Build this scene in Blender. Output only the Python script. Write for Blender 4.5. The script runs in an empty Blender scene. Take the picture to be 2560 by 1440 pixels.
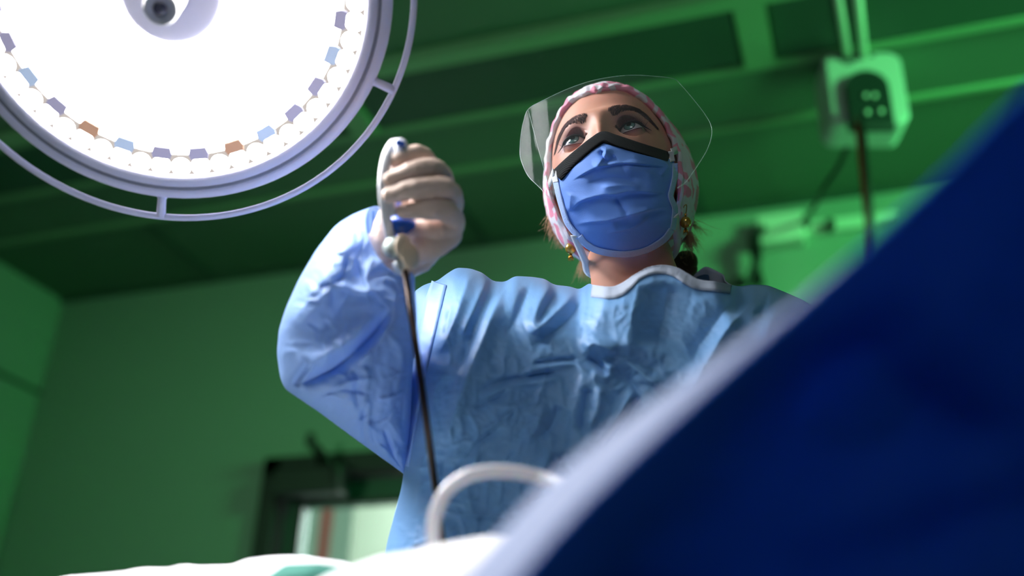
import bpy, bmesh, math, random
import numpy as np
from mathutils import Vector, Matrix
from mathutils.bvhtree import BVHTree
random.seed(7)
rng = np.random.default_rng(7)
S = bpy.context.scene
COL = S.collection
A3 = lambda *a: np.array(a, float)
rad = math.radians

# ------------------------------------------------------------------ camera
CAM = A3(0, 0, 0.90)
FP = 2590.0
HEAD, PITCH, ROLL = rad(20), rad(26.5), rad(2.4)
f_ = A3(-math.sin(HEAD)*math.cos(PITCH), math.cos(HEAD)*math.cos(PITCH), math.sin(PITCH))
r0 = A3(math.cos(HEAD), math.sin(HEAD), 0)
u0 = np.cross(r0, f_)
R_ = r0*math.cos(ROLL) + u0*math.sin(ROLL)
U_ = u0*math.cos(ROLL) - r0*math.sin(ROLL)
cd = bpy.data.cameras.new('camera'); cam = bpy.data.objects.new('camera', cd); COL.objects.link(cam)
cam.matrix_world = Matrix(((R_[0], U_[0], -f_[0], CAM[0]), (R_[1], U_[1], -f_[1], CAM[1]),
                           (R_[2], U_[2], -f_[2], CAM[2]), (0, 0, 0, 1)))
cd.sensor_width = 36; cd.lens = FP*36/2560; cd.clip_start = 0.01; cd.clip_end = 50
cd.dof.use_dof = True; cd.dof.focus_distance = 1.10; cd.dof.aperture_fstop = 1.9
S.camera = cam
S.cycles.caustics_reflective = False

# ------------------------------------------------------------------ colour management, world, room and added lights
S.view_settings.view_transform = 'Standard'; S.view_settings.look = 'None'
S.view_settings.gamma = 1.0; S.view_settings.exposure = 0.0; S.view_settings.use_curve_mapping = False
w = bpy.data.worlds.new('room_air'); S.world = w; w.use_nodes = True
w.node_tree.nodes['Background'].inputs[0].default_value = (0.25, 0.6, 0.4, 1)
w.node_tree.nodes['Background'].inputs[1].default_value = 0.02


def light(name, kind, loc, target, power, color, size=0.3, size_y=None, **k):
    d = bpy.data.lights.new(name, kind); o = bpy.data.objects.new(name, d); COL.objects.link(o)
    o.location = Vector(loc)
    o.rotation_euler = (Vector(target)-Vector(loc)).to_track_quat('-Z', 'Y').to_euler()
    d.energy = power; d.color = color
    if kind == 'AREA':
        d.shape = 'RECTANGLE'; d.size = size; d.size_y = size_y or size
    else:
        d.shadow_soft_size = size
    for a, b in k.items(): setattr(d, a, b)
    return o


GREEN = (0.16, 1.0, 0.30)
ROOM_H, BACK_Y, LEFT_X, RIGHT_X, FRONT_Y = 2.80, 3.20, -3.25, 2.9, -2.6
light('green_wall_lamp', 'AREA', (1.9, 1.7, 2.55), (-0.4, 3.2, 2.25), 16, GREEN, 0.6, 0.4, spread=rad(75))
light('green_ceiling_lamp', 'AREA', (0.9, 2.5, 1.3), (-0.3, 1.8, 2.8), 3.6, GREEN, 0.6, 0.4, spread=rad(100))
light('added_left_light', 'AREA', (-1.7, 0.45, 2.6), (-0.3, 1.0, 1.3), 19, (0.93, 0.93, 1.0), 1.0, 0.7, spread=rad(70))  # unseen white light, added to brighten the figure from upper left
light('added_green_light', 'AREA', (-2.9, -0.6, 2.0), (-1.5, 3.2, 1.8), 2.5, (0.45, 1.0, 0.52), 0.6, 0.5, spread=rad(60))  # extra out-of-view green light, added to brighten the left part of the walls
light('added_fill_light', 'AREA', (0.3, -1.8, 2.5), (-0.2, 1.0, 1.3), 9.5, (0.93, 0.95, 1.0), 1.2, 0.6)  # unseen soft fill, added to lift the front of the figure
light('corridor_lamp', 'AREA', (-0.9, 4.1, 2.6), (-0.9, 4.1, 0), 560, (0.95, 0.97, 1.0), 1.0, 0.4)

# ------------------------------------------------------------------ pixel / depth helpers


def P(px, py, d):
    px = np.asarray(px, float); py = np.asarray(py, float); d = np.asarray(d, float)
    v = f_ + R_*((px-1280)/FP)[..., None] - U_*((py-720)/FP)[..., None]
    return CAM + v*d[..., None]


def ray(px, py):
    return f_ + R_*((px-1280)/FP) - U_*((py-720)/FP)


def onY(px, py, Y):
    v = ray(px, py); return CAM + v*((Y-CAM[1])/v[1])


def onZ(px, py, Z):
    v = ray(px, py); return CAM + v*((Z-CAM[2])/v[2])


def onX(px, py, X):
    v = ray(px, py); return CAM + v*((X-CAM[0])/v[0])


def project(p):
    q = np.asarray(p, float)-CAM
    d = q@f_
    return 1280+FP*(q@R_)/d, 720-FP*(q@U_)/d, d


# ------------------------------------------------------------------ noise
def _hash(ix, iy, iz, s):
    h = (ix*374761393 + iy*668265263 + iz*2147483647 + s*974634777) & 0xffffffff
    h = ((h ^ (h >> 13))*1274126177) & 0xffffffff
    h = h ^ (h >> 16)
    return (h & 0xffff)/65535.0*2-1


def vnoise(p, s=0):
    p = np.asarray(p, float)
    i = np.floor(p).astype(np.int64); f = p-i; f = f*f*f*(f*(f*6-15)+10)
    out = 0
    for a in (0, 1):
        for b in (0, 1):
            for c in (0, 1):
                wgt = (f[..., 0] if a else 1-f[..., 0])*(f[..., 1] if b else 1-f[..., 1])*(f[..., 2] if c else 1-f[..., 2])
                out = out + wgt*_hash(i[..., 0]+a, i[..., 1]+b, i[..., 2]+c, s)
    return out


def fbm(p, o=3, s=0):
    p = np.asarray(p, float); t = 0; a = 1
    for k in range(o):
        t = t + a*vnoise(p, s+k); p = p*2.03; a *= .5
    return t


def sm(a, b, x):
    t = np.clip((np.asarray(x, float)-a)/(b-a), 0, 1); return t*t*(3-2*t)


def interp(t, pts):
    pts = np.array(pts, float)
    return np.stack([np.interp(t, pts[:, 0], pts[:, k]) for k in range(1, pts.shape[1])], -1)


def spline(ctrl, n):
    """Catmull-Rom through control points (k,m) -> (n,m)"""
    c = np.array(ctrl, float)
    c = np.vstack([2*c[0]-c[1], c, 2*c[-1]-c[-2]])
    seg = len(c)-3
    t = np.linspace(0, seg, n); i = np.minimum(t.astype(int), seg-1); u = (t-i)[:, None]
    p0, p1, p2, p3 = c[i], c[i+1], c[i+2], c[i+3]
    return .5*((2*p1)+(-p0+p2)*u+(2*p0-5*p1+4*p2-p3)*u**2+(-p0+3*p1-3*p2+p3)*u**3)


def polydist(px, py, line):
    """distance, signed distance (+ = to the right of travel in image, i.e. below a left-to-right line), arc parameter"""
    line = np.array(line, float)
    best = np.full(px.shape, 1e9); sg = np.zeros(px.shape); tt = np.zeros(px.shape)
    L = np.r_[0, np.cumsum(np.hypot(*np.diff(line, axis=0).T))]
    for k in range(len(line)-1):
        a, b = line[k], line[k+1]; d = b-a; l2 = (d**2).sum()
        t = np.clip(((px-a[0])*d[0]+(py-a[1])*d[1])/l2, 0, 1)
        qx, qy = a[0]+t*d[0], a[1]+t*d[1]
        dd = np.hypot(px-qx, py-qy)
        s = np.sign(d[0]*(py-a[1])-d[1]*(px-a[0]))
        m = dd < best
        best = np.where(m, dd, best); sg = np.where(m, s, sg); tt = np.where(m, (L[k]+t*np.sqrt(l2))/L[-1], tt)
    return best, best*sg, tt


def crease(px, py, items):
    """sum of fold profiles in metres toward the viewer.  kinds: r ridge, v valley, s step (raised on + side), z sharp saw"""
    tot = np.zeros(px.shape)
    for kind, amp, wd, line in items:
        line = spline(line, 24) if len(line) > 2 else np.array(line, float)
        d, s, t = polydist(px, py, line)
        end = np.minimum(1, np.minimum(t, 1-t)/.22+.05)
        end = end*end*(3-2*end)
        if kind == 'r': tot += amp*(.55*np.exp(-(d/wd)**2)+.5*np.exp(-d/(wd*.55)))*end
        elif kind == 'v': tot -= amp*(.6*np.exp(-(d/wd)**1.6)+.5*np.exp(-d/(wd*.5)))*end
        elif kind == 's': tot += amp*(np.tanh(s/(wd*.12))*.5+.5)*np.exp(-np.maximum(s, 0)/wd)*np.where(s > 0, 1, 1)*np.exp(-(np.minimum(s, 0)/wd)**2)*end
        elif kind == 'z': tot += amp*np.where(s < 0, np.exp(-(d/wd)), np.exp(-(d/(wd*.1))**2)*1.0)*end
        elif kind == 't': tot += amp*np.maximum(0, 1-d/wd)*end
    return tot


# ------------------------------------------------------------------ materials
def lin(c):
    return tuple(((x/255)/12.92 if x/255 <= .04045 else ((x/255+.055)/1.055)**2.4) for x in c)+(1,)


def mat(name, color=(.8, .8, .8, 1), rough=.6, metal=0, spec=.5, sheen=0, sss=0, coat=0, trans=0, emis=0, emis_col=None, attr=None, bump=None, transl=0, sub=None):
    m = bpy.data.materials.new(name); m.use_nodes = True; nt = m.node_tree; b = nt.nodes['Principled BSDF']
    b.inputs['Base Color'].default_value = color; b.inputs['Roughness'].default_value = rough
    b.inputs['Metallic'].default_value = metal; b.inputs['Specular IOR Level'].default_value = spec
    b.inputs['Sheen Weight'].default_value = sheen; b.inputs['Coat Weight'].default_value = coat
    b.inputs['Transmission Weight'].default_value = trans
    if sss:
        b.inputs['Subsurface Weight'].default_value = sss; b.inputs['Subsurface Scale'].default_value = .004
        b.inputs['Subsurface Radius'].default_value = sub or (1, .35, .2)
    if emis:
        b.inputs['Emission Color'].default_value = emis_col or color; b.inputs['Emission Strength'].default_value = emis
    if attr:
        a = nt.nodes.new('ShaderNodeVertexColor'); a.layer_name = attr
        nt.links.new(a.outputs[0], b.inputs['Base Color'])
    if bump:
        kind, scale, strength, dist = bump
        tc = nt.nodes.new('ShaderNodeTexCoord')
        if kind == 'noise':
            t = nt.nodes.new('ShaderNodeTexNoise'); t.inputs['Scale'].default_value = scale; t.inputs['Detail'].default_value = 4; o = t.outputs[0]
        elif kind == 'voronoi':
            t = nt.nodes.new('ShaderNodeTexVoronoi'); t.inputs['Scale'].default_value = scale; o = t.outputs['Distance']
        else:
            t = nt.nodes.new('ShaderNodeTexWave'); t.inputs['Scale'].default_value = scale; t.bands_direction = 'DIAGONAL'; o = t.outputs[1]
        nt.links.new(tc.outputs['Object'], t.inputs['Vector'])
        bp = nt.nodes.new('ShaderNodeBump'); bp.inputs['Strength'].default_value = strength; bp.inputs['Distance'].default_value = dist
        nt.links.new(o, bp.inputs['Height']); nt.links.new(bp.outputs[0], b.inputs['Normal'])
    if transl:
        out = nt.nodes['Material Output']; mx = nt.nodes.new('ShaderNodeMixShader'); tl = nt.nodes.new('ShaderNodeBsdfTranslucent')
        tl.inputs[0].default_value = color; mx.inputs[0].default_value = transl
        nt.links.new(b.outputs[0], mx.inputs[1]); nt.links.new(tl.outputs[0], mx.inputs[2]); nt.links.new(mx.outputs[0], out.inputs[0])
    return m


M = {}
M['skin'] = mat('skin', rough=.5, sss=.25, attr='col', spec=.4, bump=('noise', 900, .12, .0005))
M['gown'] = mat('gown_fabric', lin((116, 170, 222)), .5, sheen=.15, transl=.12, bump=('voronoi', 900, .25, .0004))
M['sleeve'] = mat('sleeve_film', lin((158, 194, 248)), .42, spec=.4, transl=.30, bump=('noise', 60, .25, .002))
M['binding'] = mat('neck_binding', lin((165, 176, 192)), .8, bump=('voronoi', 700, .3, .0004))
M['glove'] = mat('latex_glove', lin((226, 200, 186)), .42, sss=.03, sub=(1, .7, .55), bump=('noise', 90, .2, .001))
M['mask'] = mat('mask_fabric', lin((114, 164, 248)), .7, sheen=.1, transl=.05, bump=('voronoi', 1100, .3, .0003))
M['mask_edge'] = mat('mask_binding', lin((178, 202, 246)), .75, bump=('voronoi', 500, .6, .0005))
M['black_band'] = mat('foam_band', lin((13, 13, 15)), .8, spec=.12, bump=('wave', 260, .6, .0006))
M['white_cloth'] = mat('white_elastic', lin((215, 215, 215)), .8, bump=('noise', 500, .4, .0005))
M['pearl'] = mat('gold_pearl', lin((205, 165, 70)), .18, metal=.55, coat=.6)
M['gold'] = mat('gold_wire', lin((200, 145, 60)), .25, metal=1)
M['hair'] = mat('hair_strands', lin((205, 160, 120)), .5)
M['brow'] = mat('brow_hair', lin((78, 54, 52)), .8, spec=.15)
M['lash'] = mat('lash_hair', lin((20, 14, 16)), .5)
M['plastic_white'] = mat('white_plastic', lin((222, 224, 232)), .3, coat=.3)
M['plastic_blue'] = mat('blue_plastic', lin((30, 90, 200)), .25, coat=.3)
M['chrome'] = mat('brushed_steel', lin((205, 212, 212)), .42, metal=.7)
M['cream'] = mat('cream_plastic', lin((225, 205, 180)), .4)
M['shaft'] = mat('blackened_steel', lin((62, 52, 48)), .28, metal=.8)
M['lamp_shell'] = mat('lamp_housing', lin((222, 220, 246)), .45, coat=.1)
M['lamp_groove'] = mat('lamp_seal', lin((120, 122, 140)), .5)
M['drape_white'] = mat('white_drape', lin((236, 234, 234)), .85, bump=('noise', 40, .3, .004))
M['drape_green'] = mat('green_drape', lin((60, 130, 115)), .85)
M['drape_blue'] = mat('blue_drape', (0.0, 0.072, 0.42, 1), .75, spec=.2, transl=.35, bump=('noise', 30, .3, .004))
M['drape_lit_rim'] = mat('painted_lit_rim', lin((165, 178, 208)), .8, transl=.35)  # pale colour paints lamp light onto the drape rim
M['wall'] = mat('wall_paint', lin((128, 156, 136)), .6)
M['ceiling'] = mat('ceiling_tile', lin((88, 116, 94)), .7)
M['ceiling_bar'] = mat('ceiling_bar', lin((122, 160, 122)), .5)
M['panel_dark'] = mat('dark_panel', lin((52, 78, 66)), .5)
M['floor'] = mat('floor_vinyl', lin((110, 140, 125)), .4)
M['door'] = mat('door_leaf', lin((14, 66, 50)), .5)
M['frame_dark'] = mat('door_frame', lin((12, 24, 21)), .5)
M['black'] = mat('black_rubber', lin((12, 14, 14)), .5)
M['darkred'] = mat('dark_red_tube', lin((110, 12, 20)), .35)
M['device'] = mat('device_shell', lin((175, 190, 180)), .4)
M['device_dark'] = mat('device_plate', lin((30, 42, 40)), .35)
M['corridor'] = mat('corridor_wall', lin((225, 235, 230)), .7)
M['red'] = mat('red_stripe', lin((225, 110, 110)), .6)
M['conduit'] = mat('conduit_white', lin((205, 220, 200)), .5)


def led_mat(name, col, st):
    m = bpy.data.materials.new(name); m.use_nodes = True; nt = m.node_tree
    nt.nodes.remove(nt.nodes['Principled BSDF']); e = nt.nodes.new('ShaderNodeEmission')
    e.inputs[0].default_value = col; e.inputs[1].default_value = st
    nt.links.new(e.outputs[0], nt.nodes['Material Output'].inputs[0])
    m.cycles.emission_sampling = 'FRONT_BACK' if st > 3 else 'NONE'; return m


def visor_mat():
    m = bpy.data.materials.new('clear_visor'); m.use_nodes = True; nt = m.node_tree
    nt.nodes.remove(nt.nodes['Principled BSDF']); out = nt.nodes['Material Output']
    tr = nt.nodes.new('ShaderNodeBsdfTransparent'); tr.inputs[0].default_value = (.97, .985, .98, 1)
    gl = nt.nodes.new('ShaderNodeBsdfGlossy'); gl.inputs['Roughness'].default_value = .06
    df = nt.nodes.new('ShaderNodeBsdfDiffuse'); df.inputs[0].default_value = (.8, .9, .88, 1)
    lw = nt.nodes.new('ShaderNodeLayerWeight'); lw.inputs[0].default_value = .35
    mth = nt.nodes.new('ShaderNodeMath'); mth.operation = 'MULTIPLY'; mth.inputs[1].default_value = .09
    m1 = nt.nodes.new('ShaderNodeMixShader'); m2 = nt.nodes.new('ShaderNodeMixShader')
    m2.inputs[0].default_value = .03
    nt.links.new(lw.outputs['Fresnel'], mth.inputs[0]); nt.links.new(mth.outputs[0], m1.inputs[0])
    nt.links.new(tr.outputs[0], m1.inputs[1]); nt.links.new(gl.outputs[0], m1.inputs[2])
    nt.links.new(m1.outputs[0], m2.inputs[1]); nt.links.new(df.outputs[0], m2.inputs[2])
    nt.links.new(m2.outputs[0], out.inputs[0]); return m


M['visor'] = visor_mat()


def cap_mat():
    m = mat('cap_print', rough=.85, bump=('noise', 500, .3, .0004)); nt = m.node_tree; b = nt.nodes['Principled BSDF']
    tc = nt.nodes.new('ShaderNodeTexCoord')
    nz = nt.nodes.new('ShaderNodeTexNoise'); nz.inputs['Scale'].default_value = 55; nz.inputs['Detail'].default_value = 1
    mp = nt.nodes.new('ShaderNodeMixRGB'); mp.blend_type = 'ADD'; mp.inputs[0].default_value = .018
    vo = nt.nodes.new('ShaderNodeTexVoronoi'); vo.feature = 'DISTANCE_TO_EDGE'; vo.inputs['Scale'].default_value = 34
    cr = nt.nodes.new('ShaderNodeValToRGB'); cr.color_ramp.interpolation = 'EASE'
    cr.color_ramp.elements[0].position = .10; cr.color_ramp.elements[0].color = lin((232, 226, 230))
    cr.color_ramp.elements[1].position = .14; cr.color_ramp.elements[1].color = lin((238, 150, 172))
    nt.links.new(tc.outputs['Object'], nz.inputs['Vector']); nt.links.new(tc.outputs['Object'], mp.inputs[1])
    nt.links.new(nz.outputs['Color'], mp.inputs[2]); nt.links.new(mp.outputs[0], vo.inputs['Vector'])
    nt.links.new(vo.outputs[0], cr.inputs[0]); nt.links.new(cr.outputs[0], b.inputs['Base Color'])
    return m


M['cap'] = cap_mat()


# ------------------------------------------------------------------ mesh helpers
def mk(name, v, faces, m, parent=None, smooth=True, kind=None, col=None, fix=False):
    me = bpy.data.meshes.new(name)
    me.from_pydata([tuple(map(float, p)) for p in np.asarray(v).reshape(-1, 3)], [], [tuple(map(int, f)) for f in faces])
    me.update()
    if fix:
        bm = bmesh.new(); bm.from_mesh(me); bmesh.ops.remove_doubles(bm, verts=bm.verts, dist=1e-6)
        bmesh.ops.recalc_face_normals(bm, faces=bm.faces); bm.to_mesh(me); bm.free()
    if col is not None:
        ca = me.color_attributes.new('col', 'FLOAT_COLOR', 'POINT')
        ca.data.foreach_set('color', np.asarray(col, np.float32).ravel())
    if smooth: me.polygons.foreach_set('use_smooth', [True]*len(me.polygons))
    for x in (m if isinstance(m, (list, tuple)) else [m]): me.materials.append(x)
    o = bpy.data.objects.new(name, me); COL.objects.link(o)
    if parent is not None:
        bpy.context.view_layer.update()
        o.parent = parent; o.matrix_parent_inverse = parent_world(parent).inverted()
    if kind: o['kind'] = kind
    return o


def parent_world(o):
    m = o.matrix_basis.copy()
    while o.parent is not None:
        m = o.parent.matrix_basis @ o.matrix_parent_inverse @ m if False else (parent_world(o.parent) @ o.matrix_parent_inverse @ o.matrix_basis)
        return m
    return m


def gridf(nr, nc, off=0, wrap=False):
    i = np.arange(nr-1)[:, None]; j = np.arange(nc if wrap else nc-1)[None, :]
    a = i*nc+j; b = i*nc+(j+1) % nc; c = (i+1)*nc+(j+1) % nc; d = (i+1)*nc+j
    return (np.stack([a, b, c, d], -1).reshape(-1, 4)+off).tolist()


def tag(o, label, cat, group=None, kind=None):
    o['label'] = label; o['category'] = cat
    if group: o['group'] = group
    if kind: o['kind'] = kind
    return o


def empty(name, loc, label, cat, group=None):
    o = bpy.data.objects.new(name, None); COL.objects.link(o); o.location = Vector(loc)
    o.empty_display_size = .05
    return tag(o, label, cat, group)


def tube_geo(pts, rr, n=12, cap=True, flat=None):
    """frames along a polyline; rr radius or array; returns verts, faces.  flat=(dirvec, ratio) squashes along dirvec"""
    pts = np.asarray(pts, float); k = len(pts); rr = np.broadcast_to(rr, (k,))
    T = np.gradient(pts, axis=0); T /= np.linalg.norm(T, axis=1)[:, None]+1e-12
    ref = A3(.3, .2, 1.0); ref /= np.linalg.norm(ref)
    if abs(T[0]@ref) > .9: ref = A3(1, 0, 0)
    N = ref-T[0]*(ref@T[0]); N /= np.linalg.norm(N)
    V = []
    for i in range(k):
        N = N-T[i]*(N@T[i]); N /= np.linalg.norm(N); B = np.cross(T[i], N)
        a = np.linspace(0, 2*np.pi, n, endpoint=False)[:, None]
        off = rr[i]*(np.cos(a)*N+np.sin(a)*B)
        if flat is not None:
            fd = flat[0]/np.linalg.norm(flat[0]); off = off-fd*(off@fd)[:, None]*(1-flat[1])
        V.append(pts[i]+off)
    V = np.concatenate(V); F = gridf(k, n, 0, True)
    if cap:
        V = np.vstack([V, pts[0], pts[-1]]); a, b = k*n, k*n+1
        F += [[(j+1) % n, j, a] for j in range(n)] + [[(k-1)*n+j, (k-1)*n+(j+1) % n, b] for j in range(n)]
    return V, F


def capsule(pts, rr, n=16, seg=6):
    """tube with hemispherical ends"""
    pts = np.asarray(pts, float); rr = np.broadcast_to(rr, (len(pts),)).astype(float)
    t0 = pts[0]-pts[1]; t0 /= np.linalg.norm(t0); t1 = pts[-1]-pts[-2]; t1 /= np.linalg.norm(t1)
    a = np.linspace(np.pi/2, 0, seg, endpoint=False)
    hp = [pts[0]+t0*rr[0]*math.sin(x)*.999 for x in a]; hr = [max(1e-5, rr[0]*math.cos(x)) for x in a]
    tp = [pts[-1]+t1*rr[-1]*math.sin(x)*.999 for x in a[::-1]]; tr = [max(1e-5, rr[-1]*math.cos(x)) for x in a[::-1]]
    return tube_geo(np.vstack([hp, pts, tp]), np.r_[hr, rr, tr], n, True)


class MB:
    def __init__(s): s.v = []; s.f = []; s.n = 0
    def add(s, V, F):
        s.v.append(np.asarray(V).reshape(-1, 3)); s.f += [[i+s.n for i in q] for q in F]; s.n += len(s.v[-1]); return s
    def tube(s, *a, **k): return s.add(*tube_geo(*a, **k))
    def caps(s, *a, **k): return s.add(*capsule(*a, **k))
    def box(s, c, hx, hy, hz, X=(1, 0, 0), Y=(0, 1, 0), Z=(0, 0, 1)):
        X, Y, Z = (np.array(q, float) for q in (X, Y, Z)); c = np.array(c, float)
        V = [c+sx*hx*X+sy*hy*Y+sz*hz*Z for sx in (-1, 1) for sy in (-1, 1) for sz in (-1, 1)]
        return s.add(V, [[0, 1, 3, 2], [4, 6, 7, 5], [0, 4, 5, 1], [2, 3, 7, 6], [0, 2, 6, 4], [1, 5, 7, 3]])
    def build(s, name, m, parent=None, smooth=True, **k):
        return mk(name, np.concatenate(s.v), s.f, m, parent, smooth, **k)


def bevel(o, wd, seg=3):
    b = o.modifiers.new('bevel', 'BEVEL'); b.width = wd; b.segments = seg; b.limit_method = 'ANGLE'; b.angle_limit = rad(40)
    return o


def solid(o, t, offset=0):
    b = o.modifiers.new('thickness', 'SOLIDIFY'); b.thickness = t; b.offset = offset; return o


def blob(c, rx, ry, rz, M3=np.eye(3), n=24):
    a = np.linspace(0, np.pi, n)[:, None]; b = np.linspace(0, 2*np.pi, n*2, endpoint=False)[None, :]
    v = np.stack([rx*np.sin(a)*np.cos(b), ry*np.sin(a)*np.sin(b), rz*np.cos(a)*np.ones_like(b)], -1).reshape(-1, 3)
    return v@np.asarray(M3).T+c, gridf(n, n*2, 0, True)


# ================================================================== THE ROOM
def wallbox(name, lo, hi, m, kind='structure'):
    c = (np.array(lo)+np.array(hi))/2; h = (np.array(hi)-np.array(lo))/2
    return MB().box(c, *h).build(name, m, None, False, kind=kind)


# door opening on the back wall
dTL = onY(672, 1150, BACK_Y)
DX0, DX1, DZ = dTL[0], dTL[0]+1.05, dTL[2]
th = .14
mb = MB()
def bx(mb, lo, hi):
    lo, hi = np.array(lo, float), np.array(hi, float); return mb.box((lo+hi)/2, *((hi-lo)/2))
bx(mb, (LEFT_X-.1, BACK_Y, 0), (DX0, BACK_Y+th, ROOM_H)); bx(mb, (DX1, BACK_Y, 0), (RIGHT_X+.1, BACK_Y+th, ROOM_H))
bx(mb, (DX0, BACK_Y, DZ), (DX1, BACK_Y+th, ROOM_H))
mb.build('wall_back', M['wall'], None, False, kind='structure')
wallbox('wall_left', (LEFT_X-.12, FRONT_Y, 0), (LEFT_X, BACK_Y, ROOM_H), M['wall'])
wallbox('wall_right', (RIGHT_X, FRONT_Y, 0), (RIGHT_X+.12, BACK_Y, ROOM_H), M['wall'])
wallbox('wall_front', (LEFT_X, FRONT_Y-.12, 0), (RIGHT_X, FRONT_Y, ROOM_H), M['wall'])
wallbox('floor', (LEFT_X-.1, FRONT_Y-.1, -.1), (RIGHT_X+.1, BACK_Y+2, 0), M['floor'])
wallbox('ceiling', (LEFT_X-.1, FRONT_Y-.1, ROOM_H), (RIGHT_X+.1, BACK_Y+.1, ROOM_H+.1), M['ceiling'])

def ceil_strip(name, x0, x1, y0, y1, drop, m):
    return wallbox(name, (x0, y0, ROOM_H-drop), (x1, y1, ROOM_H+.001), m)


ceil_strip('trim_1', LEFT_X, RIGHT_X, 2.085, 2.135, .035, M['ceiling_bar'])
ceil_strip('trim_2', LEFT_X, RIGHT_X, 2.395, 2.42, .02, M['ceiling_bar'])
ceil_strip('trim_3', LEFT_X, RIGHT_X, 2.68, 2.70, .015, M['ceiling_bar'])
ceil_strip('trim_4', -.20, -.12, 2.135, 2.395, .03, M['ceiling_bar'])
for i, x in enumerate((-2.46, -1.27, -.45, .55)):
    ceil_strip('trim_%d' % (5+i), x-.012, x+.012, 2.70, BACK_Y, .006, M['panel_dark'])
ceil_strip('trim_9', -1.42, -1.34, 2.135, 2.395, .03, M['ceiling_bar'])
ceil_strip('trim_10', LEFT_X, RIGHT_X, BACK_Y-.02, BACK_Y, .012, M['panel_dark'])
for i, (x0, x1) in enumerate(((-3.2, -1.42), (-1.34, -.20), (-.12, 1.3))):
    o = wallbox('dark_ceiling_panel', (x0+.01, 2.14, ROOM_H-.012), (x1-.01, 2.392, ROOM_H-.002), M['panel_dark'], None)
    o['kind'] = 'structure'; o.name = 'trim_%d' % (11+i)
# left wall: shallow recessed panel and joint lines
wallbox('trim_14', (LEFT_X, 2.30, 0), (LEFT_X+.03, 3.06, 2.02), M['wall'])
wallbox('trim_15', (LEFT_X, -1, 2.36), (LEFT_X+.012, BACK_Y, 2.375), M['panel_dark'])
wallbox('baseboard_back', (LEFT_X, BACK_Y-.02, 0), (DX0-.08, BACK_Y, .1), M['panel_dark'])

# ---- the door in the back wall: frame, leaf with window, closer
Yd = BACK_Y
dr = empty('door_1', (DX0+.5, Yd, 0), 'dark green door with a bright window and closer in the back wall', 'door'); dr['kind'] = 'structure'
fm = MB(); bx(fm, (DX0, Yd-.03, 0), (DX0+.075, Yd+th, DZ)); bx(fm, (DX1-.075, Yd-.03, 0), (DX1, Yd+th, DZ)); bx(fm, (DX0, Yd-.03, DZ-.075), (DX1, Yd+th, DZ))
bevel(fm.build('door_frame', M['frame_dark'], dr, False), .006)
wTL = onY(768, 1272, Yd+.05)
lx0, lx1, lz = DX0+.08, DX1-.08, DZ-.08
wx0, wx1, wz0, wz1 = wTL[0], lx1-.14, 1.15, wTL[2]
lf = MB(); y0, y1 = Yd+.03, Yd+.07
bx(lf, (lx0, y0, .01), (wx0, y1, lz)); bx(lf, (wx1, y0, .01), (lx1, y1, lz)); bx(lf, (wx0, y0, wz1), (wx1, y1, lz)); bx(lf, (wx0, y0, .01), (wx1, y1, wz0))
lf.build('door_leaf', M['door'], dr, False)
gm = mat('door_glass', rough=.05, trans=1); gm.node_tree.nodes['Principled BSDF'].inputs['IOR'].default_value = 1.02
MB().box(((wx0+wx1)/2, Yd+.05, (wz0+wz1)/2), (wx1-wx0)/2, .003, (wz1-wz0)/2).build('door_window', gm, dr, False)
wf = MB(); t = .018
bx(wf, (wx0-t, y0-.008, wz0-t), (wx0, y0, wz1+t)); bx(wf, (wx1, y0-.008, wz0-t), (wx1+t, y0, wz1+t)); bx(wf, (wx0, y0-.008, wz1), (wx1, y0, wz1+t)); bx(wf, (wx0, y0-.008, wz0-t), (wx1, y0, wz0))
wf.build('window_frame', M['frame_dark'], dr, False)
hd = MB().tube(spline([(lx1-.06, y0-.002, 1.02), (lx1-.06, y0-.05, 1.02), (lx1-.17, y0-.05, 1.02)], 14), .009, 10).build('door_handle', M['chrome'], dr)
c0, c1 = onY(682, 1170, Yd-.09), onY(845, 1228, Yd-.09)
cl = empty('door_closer', (c0[0]+.1, Yd-.06, c1[2]), 'dark door closer box with a folded arm, at the top of the green door', 'door closer')
bevel(MB().box(((c0[0]+c1[0])/2, Yd-.055, (c0[2]+c1[2])/2), (c1[0]-c0[0])/2, .035, (c0[2]-c1[2])/2).build('closer_body', M['frame_dark'], cl, False), .008)
a0 = onY(845, 1175, Yd-.09); a1 = onY(776, 1100, Yd-.14); a2 = onY(805, 1160, Yd-.03)
am = MB(); am.tube([a0, a1], .011, 8); am.tube([a1, a2], .011, 8); am.caps([a1-A3(0, 0, .012), a1+A3(0, 0, .012)], .016, 12)
am.caps([a0-A3(0, 0, .03), a0+A3(0, 0, .015)], .018, 12)
am.build('closer_arm', M['black'], cl)
# corridor seen through the door window
wallbox('wall_corridor', (LEFT_X, 4.9, 0), (RIGHT_X, 5.0, 3), M['corridor'])
wallbox('ceiling_corridor', (LEFT_X, BACK_Y+th, 2.8), (RIGHT_X, 5.0, 2.9), M['corridor'])
sx = onY(812, 1330, 4.89)[0]
wallbox('trim_16', (sx-.03, 4.885, 0), (sx+.03, 4.90, 2.8), M['red'])
MB().box((onY(930, 1330, 4.4)[0]+.12, 4.5, 1.4), .12, .3, 1.4).build('column_corridor', mat('corridor_column', lin((150, 158, 145)), .6), None, False, kind='structure')

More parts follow.
